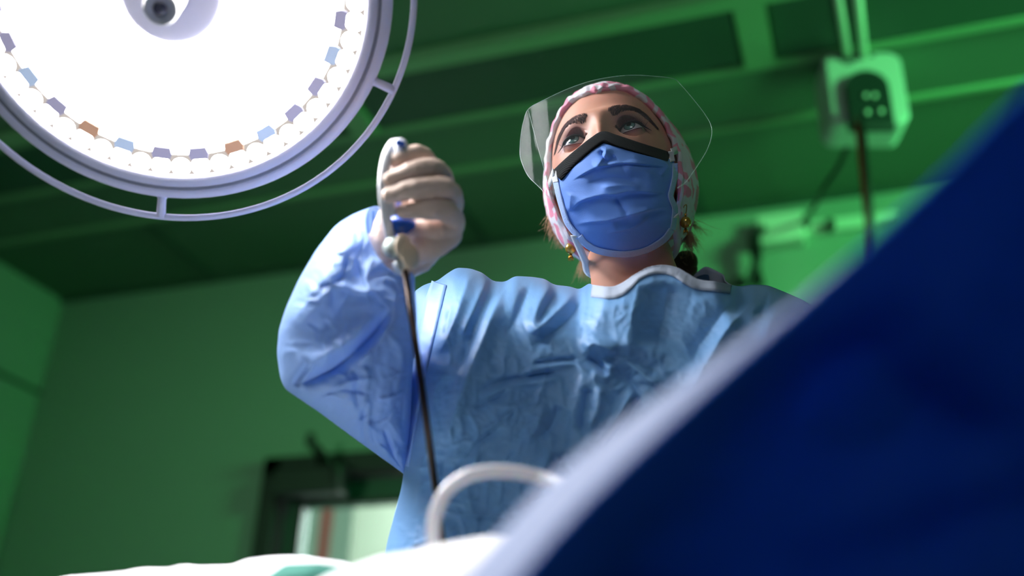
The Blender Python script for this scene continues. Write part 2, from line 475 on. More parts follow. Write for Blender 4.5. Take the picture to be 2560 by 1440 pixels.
# ---- white boxed trunking, plug and cable bundle on the back wall
cA, cB = onY(1893, 556, BACK_Y-.05), onY(2012, 585, BACK_Y-.05)
co = empty('wall_junction_box', (cA[0], BACK_Y, cB[2]), 'pale rectangular junction box high on the back wall under the ceiling', 'box')
bevel(MB().box(((cA[0]+cB[0])/2, BACK_Y-.03, (cA[2]+cB[2])/2), (cB[0]-cA[0])/2, .03, abs(cA[2]-cB[2])/2+.02).build('box_body', M['conduit'], co, False), .006)
cE = onY(2245, 540, BACK_Y-.03)
MB().box(((cB[0]+cE[0])/2, BACK_Y-.015, cE[2]+.0), (cE[0]-cB[0])/2, .015, .022).build('trunking', M['conduit'], co, False)
kb = MB()
for px, py in ((2012, 552), (2075, 556)):
    q = onY(px, py, BACK_Y-.06); MB().tube([q, q+A3(0, .05, 0)], .016, 12).build('plug', M['black'], co)
bun = MB()
def wl(pts, dy=.05): return spline([onY(x, y, BACK_Y-dy) for x, y in pts], 30)
bun.tube(wl([(1912, 566), (1885, 585), (1882, 620), (1888, 660), (1872, 700), (1835, 700)]), .013, 8)
bun.tube(wl([(1910, 568), (1892, 590), (1896, 625), (1886, 655), (1898, 690), (1905, 720)], .07), .012, 8)
bun.tube(wl([(1905, 570), (1888, 600), (1900, 640), (1880, 670), (1860, 715), (1800, 712)], .09), .009, 8)
bun.tube(wl([(1900, 575), (1878, 605), (1893, 648), (1892, 690), (1875, 730)], .06), .010, 8)
tag(bun.build('cable_bundle', M['black']), 'black bundle of cables hanging on the green back wall right of the head', 'cable')

# ---- ceiling-hung device with dark plate, rail and pole
D = 2.85
dv0, dv1, dv2, dv3 = P(2045, 150, D), P(2235, 125, D), P(2250, 345, D), P(2080, 370, D)
dc = (dv0+dv1+dv2+dv3)/4
dX = (dv1-dv0)/np.linalg.norm(dv1-dv0); dX[2] = 0; dX /= np.linalg.norm(dX); dZ = A3(0, 0, 1.); dY = np.cross(dZ, dX)
hw, hh = np.linalg.norm(dv1-dv0)/2, np.linalg.norm(dv3-dv0)/2*.98
dev = empty('ceiling_device', dc+dZ*hh, 'white ceiling-hung device with an arched black plate on its front', 'device')
def rslab(hw, hh, r, dep, arch=False, n=10):
    pts = []
    for cx, cz, a0 in ((hw-r, hh-r, 0), (-hw+r, hh-r, 90), (-hw+r, -hh+r, 180), (hw-r, -hh+r, 270)):
        rr = r
        for k in range(n+1):
            a = rad(a0+90*k/n); pts.append((cx+rr*math.cos(a), cz+rr*math.sin(a)))
    if arch:
        pts = [(hw*math.cos(a), hh-hw+hw*math.sin(a)) for a in np.linspace(0, np.pi, 24)]+[(-hw, -hh), (hw, -hh)]
    n = len(pts); V = []
    for y, s in ((-dep/2, .93), (-dep/2+.012, 1), (dep/2, 1)):
        V += [(x*s, y, z*s) for x, z in pts]
    F = gridf(3, n, 0, True)+[list(range(n)), list(range(2*n, 3*n))[::-1]]
    return np.array(V), F
Mx = np.stack([dX, dY, dZ], 1)
V, F = rslab(hw, hh, .035, .12); mk('device_body', V@Mx.T+dc, F, M['device'], dev, False)
V, F = rslab(hw*.56, hh*.78, .02, .03, True); pc = dc-dY*.07-dZ*hh*.46-dX*.004
mk('front_plate', V@Mx.T+pc, F, M['device_dark'], dev, False)
for sx_, sz_ in ((-.1, .0), (.12, .0), (-.12, -.45), (.22, -.42)):
    q = pc+dX*hw*sx_+dZ*hh*sz_; MB().tube([q-dY*.012, q-dY*.022], .006, 10).build('bolt', M['conduit'], dev)
lb = MB()
for k in range(3): lb.box(dc-dY*.0605+dZ*hh*(.80-.09*k)-dX*hw*.38, hw*.32-.01*k, .0006, .0035, dX, dY, dZ)
lb.box(dc-dY*.0605+dZ*hh*.84+dX*hw*.2, hw*.1, .0006, .005, dX, dY, dZ)
lb.build('printed_label', M['device_dark'], dev, False)
rl = MB(); rt = P(2141, 135, D)
for s_ in (-1, 1):
    a = onZ(2113+s_*26, -60, ROOM_H-.03); b = onZ(2140+s_*20, 140, ROOM_H-.03); rl.tube([a, b], .012, 8)
rl.build('mounting_rail', M['conduit'], dev)
q = pc-dY*.03+dZ*.01
q = P(2150, 300, D-.12); q2 = P(2196, 760, D-.32)
MB().tube([q, q2], .013, 12).build('hanging_pole', M['black'], dev)
MB().tube([q-dX*.012-dY*.006, q2-dX*.012-dY*.006], .005, 8).build('red_tube', M['darkred'], dev)
cb = MB().tube(spline([P(2120, 365, D), P(2095, 420, D+.05), P(2060, 470, D+.12), P(2040, 510, D+.3), onY(2010, 552, BACK_Y-.07)], 30), .0075, 8)
tag(cb.build('power_cable', M['black']), 'thin dark cable hanging from the ceiling device to the wall socket', 'cable')

# ================================================================== SURGICAL LAMP
KL = .68
LC = P(430, -20, 1.35*KL)
ln = -f_*.85+R_*.17-U_*.40; ln /= np.linalg.norm(ln)          # direction the lamp shines
lx = np.cross(U_, ln); lx /= np.linalg.norm(lx); ly = np.cross(ln, lx)
lamp = empty('surgical_lamp', LC-ln*.1, 'large round white surgical lamp, lit, with a handrail around it', 'lamp')
def LP(r, a, h): return LC+KL*(lx*(r*np.cos(a))[..., None]+ly*(r*np.sin(a))[..., None]+ln*np.asarray(h, float)[..., None])
def lathe(prof, n=96):
    prof = np.array(prof, float); a = np.linspace(0, 2*np.pi, n, endpoint=False)
    V = LP(prof[:, 0][:, None]*np.ones(n), a[None, :]*np.ones((len(prof), 1)), prof[:, 1][:, None]*np.ones(n))
    return V.reshape(-1, 3), gridf(len(prof), n, 0, True)
RI = .250
mk('lamp_housing', *lathe([(RI, -.02), (RI, .004), (RI+.003, .007), (RI+.016, .006), (RI+.018, .003)]+[(RI+.021, .003), (RI+.024, .005), (RI+.034, .001), (RI+.038, -.008), (RI+.036, -.03), (.2, -.075), (.06, -.095), (.001, -.096)]), M['lamp_shell'], lamp)
mk('seal_ring', *lathe([(RI+.0165, .0055), (RI+.019, .0062), (RI+.0215, .005)]), M['lamp_groove'], lamp)
# faceted reflector: concentric rings of little cells that shine
ref = []; rf = []; cells = []
rings = np.linspace(.07, .222, 12)
mats = [led_mat('reflector_glow', (1, .985, .97, 1), 42), led_mat('reflector_seam', (1, .93, .86, 1), .85), led_mat('reflector_warm', (1, .93, .88, 1), .88)]
me_v = []; me_f = []; me_m = []
for k in range(len(rings)-1):
    r0_, r1_ = rings[k], rings[k+1]; n = int(2*np.pi*r0_/.0165)
    for j in range(n):
        a0 = 2*np.pi*(j+.5*(k % 2))/n; a1 = 2*np.pi*(j+1+.5*(k % 2))/n
        g = .0008 if k < 5 else .0014; ga = .0009/r0_
        aa = np.array([a0+ga, a1-ga, a1-ga, a0+ga]); rr = np.array([r0_+g*.6, r0_+g*.6, r1_-g, r1_-g])
        hh_ = np.array([-.004, -.004, -.001, -.001])+rng.uniform(-.0006, .0006)
        b = len(me_v)*1; me_v += list(LP(rr, aa, hh_)); me_f.append([b, b+1, b+2, b+3]); me_m.append(0 if rng.random() > -1 else 2)
rfo = mk('reflector', me_v, me_f, mats, lamp, False)
rfo.data.polygons.foreach_set('material_index', me_m)
mk('reflector_seam_disc', *lathe([(.05, -.006), (RI, -.004)]), mats[1], lamp)
arcs = MB()
for k in range(70):
    an = rng.choice([rng.uniform(-1.2, 1.3), rng.uniform(1.9, 3.6)]) if k < 58 else rng.uniform(0, 6.28)
    r_c = rng.uniform(.10, .205); wd_ = rng.uniform(.0016, .0036); la = rng.uniform(.010, .030)/r_c
    aa = np.linspace(an-la, an+la, 7); rr_ = r_c+wd_*np.cos(np.linspace(-1.5, 1.5, 7)); r2_ = r_c-.0004*np.ones(7)
    arcs.add(np.concatenate([LP(rr_, aa, np.full(7, .0012)), LP(r2_, aa, np.full(7, .0012))]), gridf(2, 7))
arcs.build('reflector_arcs', led_mat('arc_glow', (.93, .90, .95, 1), .80), lamp, False, kind='stuff')
NL = 56
_v = P(472, 378, 1.35*KL)-LC; PH0 = math.atan2(_v@ly, _v@lx)
lens_m = led_mat('led_glow', (1, .985, .96, 1), 42.0)
prism_m = [mat('prism_grey', lin((150, 150, 175)), .3, emis=.4, emis_col=(.6, .55, .8, 1)), mat('prism_amber', lin((190, 140, 110)), .3, emis=.35, emis_col=(.9, .55, .4, 1)), mat('prism_blue', lin((170, 185, 215)), .25, emis=.5, emis_col=(.6, .75, 1, 1))]  # faint emission stands in for lamp light caught in the glass prisms
fill_m = led_mat('rim_glow', (1, .90, .84, 1), .62)
mk('rim_reflector', *lathe([(.2225, -.002), (RI-.0005, -.0005)], 120), fill_m, lamp)
for j in range(NL):
    a = PH0+2*np.pi*j/NL
    V, F = [], []
    n = 18; q = LP(np.array(.2375), np.array(a), np.array(.002)); rr_ = .0131*KL
    ex = lx*math.cos(a)+ly*math.sin(a); et = -lx*math.sin(a)+ly*math.cos(a)
    V = [q+ln*.004]+[q+rr_*.55*(math.cos(b)*ex+math.sin(b)*et)+ln*.003 for b in np.linspace(0, 2*np.pi, n, endpoint=False)]+[q+rr_*(math.cos(b)*ex+math.sin(b)*et) for b in np.linspace(0, 2*np.pi, n, endpoint=False)]
    F = [[0, 1+i, 1+(i+1) % n] for i in range(n)]+[[1+i, 1+n+i, 1+n+(i+1) % n, 1+(i+1) % n] for i in range(n)]
    mk('led_lens', V, F, lens_m, lamp)
    if j % 2 == 0:
        q = LP(np.array(.2185), np.array(a), np.array(.001)); hw_ = .0135*KL
        V = [q+et*s*hw_*k_+ex*h+ln*z for h, k_ in ((-.006, .8), (.0, 1), (.0075*KL, .85)) for s, z in ((-1, .0), (1, .0), (1, .004), (-1, .004))]
        F = gridf(3, 4, 0, True)+[[0, 1, 2, 3], [11, 10, 9, 8]]
        mk('prism', V, F, prism_m[(j//2) % 3 if rng.random() > .3 else 0], lamp, False)
mk('hub', *lathe([(.068, -.006), (.066, .010), (.060, .016), (.020, .018), (.001, .018)]), M['lamp_shell'], lamp)
hm = mat('handle_white', lin((235, 235, 240)), .35, coat=.2)
mk('lamp_handle', *lathe([(.0225, .016), (.0215, .06), (.0205, .118), (.0195, .124), (.0175, .1245), (.0170, .1235)], 40), hm, lamp)
mk('handle_cap', *lathe([(.0172, .1236), (.0085, .1236), (.0085, .1225)], 40), M['lamp_shell'], lamp)
mk('camera_lens', *lathe([(.0086, .1228), (.007, .1252), (.003, .1262), (.0005, .1264)], 32), mat('lens_glass', lin((95, 90, 120)), .12, coat=1), lamp)
RR = .316
a = np.linspace(0, 2*np.pi, 121)[:-1]
V = []; n = 10
for i in range(120):
    for b in np.linspace(0, 2*np.pi, n, endpoint=False):
        V.append(LP(np.array(RR+.0048*math.cos(b)), np.array(a[i]), np.array(-.004+.0048*math.sin(b))))
mk('handrail', V, [[(i*n+j), (i*n+(j+1) % n), ((i+1) % 120)*n+(j+1) % n, ((i+1) % 120)*n+j] for i in range(120) for j in range(n)], M['lamp_shell'], lamp)
for px, py in ((381, 505), (932, 247), (430, -620), (-90, 150), (900, -400)):
    v = P(px, py, 1.35*KL)-LC; an = math.atan2(v@ly, v@lx)
    pts = [LP(np.array(rr_), np.array(an), np.array(h)) for rr_, h in ((.282, -.012), (.29, -.006), (RR, -.004))]
    MB().tube(pts, [.0075, .0042, .0046], 10).build('rail_bracket', M['lamp_shell'], lamp)
yk = MB(); top = LC-ln*.11
yk.tube(spline([LC-ln*.09, LC-ln*.20, LC-ln*.30+A3(-.1, 0, .05), LC-ln*.30+A3(-.35, -.05, .12), A3(LC[0]-.5, LC[1], ROOM_H-.05)], 40), .028, 16)
yk.build('suspension_arm', M['lamp_shell'], lamp)

# ================================================================== THE SURGEON
bh = A3(math.sin(HEAD), -math.cos(HEAD), 0)
YAW, HP, HR = rad(17), rad(4), rad(8)
Fh = bh*math.cos(YAW)-r0*math.sin(YAW); e0 = r0*math.cos(YAW)+bh*math.sin(YAW)
F1 = Fh*math.cos(HP)+A3(0, 0, math.sin(HP)); U1 = A3(0, 0, math.cos(HP))-Fh*math.sin(HP)
HX = e0*math.cos(HR)+U1*math.sin(HR); HZ = U1*math.cos(HR)-e0*math.sin(HR); HY = -F1
HM = np.stack([HX, HY, HZ], 1)                              # columns: head axes in the world
EYE_MID = P(1506, 337, 1.13)
HO = EYE_MID-HM@A3(0, -.078, 0)
H2W = lambda p: np.asarray(p, float)@HM.T+HO
W2H = lambda p: (np.asarray(p, float)-HO)@HM
person = empty('person', (H2W((0, 0, 0))[0], H2W((0, 0, 0))[1]+.05, 0), 'surgeon in a blue gown, pink cap, blue mask and clear visor raising a gloved fist', 'person')

EXC, EYC, ER = .0315, -.0676, .0136


def g(x, z, x0, z0, sx, sz): return np.exp(-((x-x0)/sx)**2-((z-z0)/sz)**2)


def lid_lines(ex):
    q = np.clip(np.abs(ex+.0008)/.0166, 0, 1)
    up = .0064*(1-q**2.2)-.0006+ex*.06
    lo = -.0052*(1-q**2.0)-.0006+ex*.06
    return up, lo


def head_pt(lat, phi):
    x = .0725*np.cos(lat)*np.sin(phi); cy = np.cos(lat)*np.cos(phi)
    y = np.where(cy > 0, -.092*cy, -.100*cy); z = .118*np.sin(lat)
    jaw = sm(0, -.12, z); x = x*(1-.30*jaw); y = np.where(y > 0, y*(1-.35*jaw), y)
    fr = sm(0, .35, cy)
    ax = np.abs(x)
    d = np.zeros(x.shape)
    d += .0065*g(ax, z, EXC, .000, .017, .011)                       # sockets
    d -= .0040*g(ax, z, .026, .0215, .021, .008)                     # brow ridge
    d -= .0012*g(x, z, 0, .02, .02, .01)
    np_ = np.interp(z, [-.062, -.054, -.048, -.042, -.03, -.012, 0, .014, .03], [0, .006, .021, .0255, .020, .013, .008, .004, 0])
    nw = np.interp(z, [-.055, -.045, -.03, 0, .03], [.013, .0125, .0095, .0078, .011])
    d -= np_*np.exp(-(x/nw)**2)
    d -= .010*g(ax, z, .013, -.049, .007, .007)
    d -= .0055*g(ax, z, .045, -.032, .020, .018)
    d -= .007*g(x, z, 0, -.074, .024, .013); d -= .010*g(x, z, 0, -.103, .022, .016)
    y = y+d*fr
    # eyelids lie on the ball, the slit opens behind it
    for s in (-1, 1):
        ex = (x*s-EXC); m = (cy > 0)
        r2 = ex**2+(z-.0)**2; rl = ER+.0011
        ys = EYC-np.sqrt(np.clip(rl**2-r2, 0, None))
        k = np.clip((r2/rl**2), 0, 1)
        on = m & (r2 < rl**2)
        bl = sm(1.0, .62, k)
        y = np.where(on, np.minimum(y*(1-bl)+ys*bl, np.maximum(y, ys)+.004*0) if False else y*(1-bl)+ys*bl, y)
        up, lo = lid_lines(ex)
        crease_ = np.exp(-((z-up-.0042)/.0012)**2)*(np.abs(ex) < .018)*m*np.exp(-(ex/.0145)**4)
        y = y+.0011*crease_
        inside = m & (z < up) & (z > lo) & (np.abs(ex) < .0168)
        y = np.where(inside, np.maximum(y, EYC-.004), y)
    return np.stack([x, y, z], -1)


def warp(n, lo, hi, c, s, amp):
    t = np.linspace(lo, hi, 4000); wgt = 1+sum(amp*np.exp(-((t-cc)/s)**2) for cc in c); cs = np.cumsum(wgt); cs = (cs-cs[0])/(cs[-1]-cs[0])
    return np.interp(np.linspace(0, 1, n), cs, t)


NPHI, NLAT = 460, 300
phis = warp(NPHI+1, -np.pi, np.pi, (-.42, .42), .24, 9)[:-1]
lats = warp(NLAT, np.pi/2-.004, -rad(52), (0.0,), .13, 11)
LA, PH = np.meshgrid(lats, phis, indexing='ij')
hl = head_pt(LA, PH)
hw_ = H2W(hl)
# makeup and complexion: colours that belong to the skin
skin = np.array(lin((214, 160, 132))[:3]); rosy = np.array(lin((205, 132, 118))[:3]); shadow = np.array(lin((118, 70, 92))[:3]); liner = np.array(lin((30, 20, 24))[:3]); brown = np.array(lin((90, 58, 52))[:3])
X_, Y_, Z_ = hl[..., 0], hl[..., 1], hl[..., 2]
col = np.ones(hl.shape[:2]+(4,)); c3 = np.broadcast_to(skin, hl.shape).copy()
def mixc(c, k, b): return c*(1-k[..., None])+b*k[..., None]
c3 = mixc(c3, .25+.25*fbm(hl*40, 2, 3), rosy)
c3 = mixc(c3, .5*g(np.abs(X_), Z_, .045, -.03, .022, .018), rosy)
for s in (-1, 1):
    ex = X_*s-EXC; up, lo = lid_lines(ex); fr = (Y_ < -.02)
    k = np.exp(-((Z_-up-.004)/.0065)**2)*np.exp(-((ex-.003)/.017)**4)*fr
    c3 = mixc(c3, .85*k, shadow)
    k = np.exp(-((Z_-lo+.0012)/.0022)**2)*np.exp(-((ex-.003)/.016)**4)*fr
    c3 = mixc(c3, .55*k, shadow)
    wing = up*0+np.where(ex > .012, (ex-.012)*-.15, 0)
    k = np.exp(-((Z_-up-.0004)/.0009)**2)*(np.abs(ex) < .0158)*fr
    c3 = mixc(c3, .9*k, liner)
col[..., :3] = c3
# neck and torso rings, world space
def ring(c, ax, ay, az, rx, ry):                     # same angular layout as the head rings (phi = 0 in front)
    return c+np.outer(np.sin(phis)*rx, ax)+np.outer(-np.cos(phis)*ry, ay)
HY0 = r0*0-bh
zW = A3(0, 0, 1.)
NB = H2W((0, .020, -.128))-A3(0, 0, .055)-bh*.022
jawc = H2W((0, .008, -.098))
rows = []
rows.append(ring(H2W((0, .002, -.112)), HX, HY, HZ, .046, .052))
rows.append(ring(H2W((0, .012, -.122)), HX, HY, HZ, .0465, .045))
n0 = H2W((0, .018, -.126))
for t in np.linspace(0, 1, 14):
    c = n0*(1-t)+NB*t; ax = HX*(1-t)+r0*t; ay = HY*(1-t)+HY0*t
    rows.append(ring(c, ax, ay, None, .0475+.004*t*t, .049+.008*t*t))
tor = [(0, .062, .060), (.02, .095, .068), (.045, .145, .075), (.08, .165, .085), (.16, .155, .098), (.28, .135, .095), (.40, .125, .088), (.52, .15, .10), (.60, .155, .105), (.66, .14, .09), (.68, .05, .05), (.685, .001, .001)]
T0 = NB+zW*.012+bh*.03
for dz, rx, ry in tor[1:]:
    rows.append(ring(T0-zW*dz-HY0*-.0, r0, HY0, zW, rx, ry))
rw = np.stack(rows)
nrows = len(rows)
bodyV = np.concatenate([hw_.reshape(-1, 3), rw.reshape(-1, 3), H2W(head_pt(np.array(np.pi/2), np.array(0.)))[None]])
bodyF = gridf(NLAT+nrows, NPHI, 0, True)
topi = len(bodyV)-1
bodyF += [[(j+1) % NPHI, j, topi] for j in range(NPHI)]
ncol = np.ones((nrows*NPHI, 4)); ncol[:, :3] = skin*.8+rosy*.2
bcol = np.concatenate([col.reshape(-1, 4), ncol, [[*skin, 1]]])
# limbs
Bd = MB(); Bd.add(bodyV, bodyF)
shR, elR, wrR = P(1210, 860, 1.12), P(800, 890, .97), P(958, 660, .925)
shL = T0+r0*.155-zW*.05; elL = P(2060, 1180, 1.10)-zW*.03; wrL = elL+bh*.17-r0*.12-zW*.05
limb = [([shR-r0*-.03, shR, P(1030, 930, 1.10), elR], [.042, .042, .028, .034]), ([elR, (elR*.6+wrR*.4), wrR], [.036, .034, .024]),
        ([T0+r0*.11-zW*.05, shL, (shL+elL)/2, elL], [.045, .046, .040, .034]), ([elL, elL*.6+wrL*.4, wrL], [.035, .033, .024])]
hipC = T0-zW*.60
for s in (-1, 1):
    hp_ = hipC+r0*s*.085; kn = A3(hp_[0]+r0[0]*s*.01, hp_[1], .48)+bh*.015; an = A3(kn[0], kn[1], .09)-bh*.02
    limb.append(([hp_+zW*.03, hp_-zW*.12, kn, kn-zW*.12, an, an-zW*.04], [.08, .078, .052, .050, .034, .034]))
for p_, r_ in limb:
    q = spline(p_, 20); rr_ = np.interp(np.linspace(0, 1, 20), np.linspace(0, 1, len(r_)), r_); Bd.caps(q, rr_, 20)
# ear lobes peeping from under the cap
for s in (-1, 1):
    Bd.add(*blob(H2W((s*.0695, .004, -.030)), .007, .017, .028, HM, 16))
nv = sum(len(x) for x in Bd.v)
bcol = np.concatenate([bcol, np.tile([*(skin*.8+rosy*.2), 1], (nv-len(bcol), 1))])
body = Bd.build('body', M['skin'], person, col=bcol)
tree = BVHTree.FromPolygons([Vector(p) for p in hw_.reshape(-1, 3)], gridf(NLAT, NPHI, 0, True))
def face(x, z, lift=0):
    o = H2W((x, -.2, z)); h, n, _, _ = tree.ray_cast(Vector(o), Vector(HY))
    h = np.array(h) if h is not None else H2W((x, -.07, z)); n = np.array(n) if n is not None else -HY
    if n@HY > 0: n = -n
    return h+n*lift, n

# eyes
gz = W2H(H2W((-.035, -1.0, .17)))*0+A3(-.05, -1.0, .20); gz /= np.linalg.norm(gz)
for s in (-1, 1):
    V, F = blob(A3(0, 0, 0), ER, ER, ER, np.eye(3), 90)
    gg = gz if s < 0 else (gz+A3(-.03, 0, 0)); gg = gg/np.linalg.norm(gg)
    # pole of the sphere along the gaze
    zax = gg; xax = np.cross(A3(0, 0, 1), zax); xax /= np.linalg.norm(xax); yax = np.cross(zax, xax)
    Rg = np.stack([xax, yax, zax], 1)
    ang = np.arccos(np.clip(V[:, 2]/ER, -1, 1)); az = np.arctan2(V[:, 1], V[:, 0])
    bul = np.where(ang < .52, .0006*(1-(ang/.52)**2), 0); Vn = V*(1+bul/ER)[:, None]
    white = np.array(lin((205, 195, 196))[:3]); iris = np.array(lin((96, 128, 124))[:3]); dark = np.array(lin((40, 56, 56))[:3])
    c = np.broadcast_to(white, V.shape).copy()
    ir = (ang < .50); st = .5+.5*vnoise(np.stack([az*9, ang*6, az*0], -1), 4)
    ci = iris*(.65+.5*st[:, None]); ci = ci*(1-sm(.40, .50, ang)[:, None])+dark*sm(.40, .50, ang)[:, None]
    c = np.where(ir[:, None], ci, c); c = np.where((ang < .19)[:, None], np.array([.004, .004, .005]), c)
    mk('eye', H2W(Vn@Rg.T+A3(s*EXC, EYC, 0)), F, EM if 'EM' in globals() else globals().setdefault('EM', mat('eye_ball', rough=.12, attr='col', coat=1, spec=.6)), body, col=np.c_[c, np.ones(len(c))])
    # liner, wing, lashes
    exs = np.linspace(-.0145, .0146, 26)
    def lidp(ex, dz, r=ER+.0016):
        z = dz; y = EYC-np.sqrt(max(r*r-ex*ex-z*z, (r*.35)**2)); return np.array([s*(EXC+ex), y, z])
    upl = [lidp(e_, lid_lines(np.array(e_))[0]+.0002) for e_ in exs]
    lol = [lidp(e_, lid_lines(np.array(e_))[1]-.0002, ER+.0014) for e_ in exs]
    wing = [upl[-1]+np.array([s*.0022*k, .0012*k, -.0016*k]) for k in (1, 2, 3)]
    lm = MB()
    lm.tube(H2W(spline(upl+wing, 60)), np.interp(np.linspace(0, 1, 60), [0, .2, .8, 1], [.0004, .0009, .0013, .0002]), 8)
    lm.build('eyeliner', M['lash'], body)
    MB().tube(H2W(spline(lol[2:], 40)), .00035, 6).build('lower_eyeliner', mat('plum_liner', lin((92, 54, 66)), .5), body)
    cu = MB()
    for e_ in np.linspace(-.0125, .0150, 40):
        up = lid_lines(np.array(e_))[0]; b_ = lidp(e_, up+.0003)
        L_ = .0052+.0038*sm(-.012, .012, e_)+rng.uniform(-.0008, .0008)
        fan = (e_+.002)/.015
        d1 = np.array([s*fan*.55, -.85, .15]); d2 = np.array([s*fan*.9, -.25, 1.0])
        d1 /= np.linalg.norm(d1); d2 /= np.linalg.norm(d2)
        pts = [b_, b_+d1*L_*.45, b_+d1*L_*.6+d2*L_*.35, b_+d1*L_*.62+d2*L_*.75]
        cu.tube(H2W(spline(pts, 7)), np.linspace(.00026, .00006, 7), 4)
    cu.build('eyelashes', M['lash'], body)
# brows: short hairs following the arch
def brow_axis(t): return spline([(.0135, .0145), (.021, .0195), (.032, .0245), (.042, .0245), (.050, .0195), (.0565, .0125)], 101)[int(round(t*100))]
for s in (-1, 1):
    bb = MB()
    for k in range(900):
        t = rng.random()**.9; c_ = brow_axis(t); c2 = brow_axis(min(1, t+.02)); tn = (c2-c_) if t < .98 else c_-brow_axis(.96)
        tn = tn/np.linalg.norm(tn); nn = np.array([-tn[1], tn[0]])
        wd = np.interp(t, [0, .12, .45, .8, 1], [.0040, .0052, .0048, .0027, .0008])
        o_ = c_+nn*rng.uniform(-1, 1)*wd
        dr_ = tn*(.55+.5*t)+nn*(.75-.95*t)*np.sign(.6-rng.random()*.9 if t > .5 else 1); dr_ /= np.linalg.norm(dr_)
        L_ = rng.uniform(.003, .0052)
        q = [o_, o_+dr_*L_*.5, o_+dr_*L_+tn*L_*.15]
        pts = [face(s*p_[0], p_[1], l_)[0] for p_, l_ in zip(q, (.0001, .0006, .0005))]
        bb.tube(pts, [.00020, .00018, .00006], 4)
    bb.build('eyebrow', M['brow'], body)

# ---- scrub cap
def cap_pt(al, ph, lift=0):
    ca = np.cos(al); sa = np.sin(al)
    zt = np.cos(ph)
    x = (.079+lift)*sa*np.sin(ph)*(1+.20*sm(-.35, .45, ca)); z = np.where(zt > 0, (.118+lift), (.110+lift))*sa*zt
    y = np.where(ca > 0, (.112+lift), (.098+lift))*ca
    return np.stack([x, y, z], -1)
NA, NP2 = 110, 220
pa = np.linspace(0, 2*np.pi, NP2, endpoint=False)
pw = (pa+np.pi) % (2*np.pi)-np.pi
amax = np.radians(np.interp(np.abs(np.degrees(pw)), [0, 20, 45, 70, 90, 110, 130, 155, 180], [149, 146, 134, 121, 112, 106, 99, 86, 78]))
amax = amax+.006*np.sin(pa*17)+.010*np.sin(pa*7+1)
tt = np.r_[np.linspace(0.02, 1, NA)]
AL = tt[:, None]*amax[None, :]; PP = np.broadcast_to(pa, AL.shape)
cp = cap_pt(AL, PP)
bulge = .010*np.exp(-((tt-.30)/.25)**2)[:, None]*(1+.0*PP)
nd = cp/np.linalg.norm(cp, axis=-1, keepdims=True)
cloth = .0016*fbm(cp*55, 3, 5)+.0006*np.sin(PP*30+3*vnoise(cp*30))*sm(.82, .98, tt)[:, None]
hem = .0022*np.exp(-((tt-.97)/.018)**2)[:, None]-.0016*np.exp(-((tt-.925)/.010)**2)[:, None]
cp = cp+nd*(bulge+cloth+hem)[..., None]
edge = cp[-1]*.965+A3(0, .004, 0)
edge2 = cp[-6]*.95+A3(0, .006, 0)
cp = np.concatenate([cp, edge[None], edge2[None]])
capo = mk('scrub_cap', cp.reshape(-1, 3), gridf(NA+2, NP2, 0, True)+[list(range(NP2))], M['cap'], None)
capo.matrix_world = Matrix([[*HM[i], HO[i]] for i in range(3)]+[[0, 0, 0, 1]])
capo.parent = person; capo.matrix_parent_inverse = parent_world(person).inverted()
capo['label'] = 'pink and white floral printed surgical cap'

# ---- shoes on the floor under the gown
for s in (-1, 1):
    hp_ = hipC+r0*s*.095; c_ = A3(hp_[0], hp_[1], .033)+bh*.04
    V, F = blob(A3(0, 0, 0), .046, .130, .055, np.eye(3), 20); V[:, 2] = np.maximum(V[:, 2], -.030)
    mk('shoe', V@np.stack([r0, -bh, zW], 1).T+c_, F, M['black'], person)

# ---- surfaces hit by pixel rays in the head frame
def hit(px, py, c, R3, dmin=None):
    px = np.asarray(px, float); py = np.asarray(py, float)
    v = f_ + R_*((px-1280)/FP)[..., None] - U_*((py-720)/FP)[..., None]
    o = (CAM-HO)@HM-np.array(c); v2 = v@HM
    o = o/np.array(R3); v3 = v2/np.array(R3)
    a = (v3**2).sum(-1); b = (v3*o).sum(-1); cc = (o*o).sum(-1)-1
    disc = b*b-a*cc
    t = np.where(disc > 0, (-b-np.sqrt(np.maximum(disc, 0)))/a, -b/a)
    return t


MC, MR = (0, -.036, -.058), (.070, .088, .082)


def smooth_rows(a, b, n, bow=0):
    t = np.linspace(0, 1, n)[:, None, None]
    return a[None]*(1-t)+b[None]*t


# ---- face mask
NU, NV = 150, 130
topc = spline([(1388, 447), (1425, 415), (1465, 380), (1492, 362), (1512, 353), (1540, 362), (1600, 380), (1650, 392), (1680, 398)], NU)
botc = spline([(1447, 598), (1462, 612), (1490, 630), (1530, 640), (1570, 641), (1610, 634), (1640, 620), (1665, 602), (1682, 582)], NU)
lc = spline([(1388, 447), (1393, 478), (1404, 520), (1416, 558), (1447, 598)], NV)
rc = spline([(1680, 398), (1691, 420), (1684, 465), (1674, 492), (1688, 530), (1682, 582)], NV)
u = np.linspace(0, 1, NU)[None, :, None]; v = np.linspace(0, 1, NV)[:, None, None]
G = (1-v)*topc[None]+v*botc[None]+(1-u)*lc[:, None]+u*rc[:, None]-((1-u)*(1-v)*topc[0]+u*(1-v)*topc[-1]+(1-u)*v*botc[0]+u*v*botc[-1])
gx, gy = G[..., 0], G[..., 1]
dm = hit(gx, gy, MC, MR)
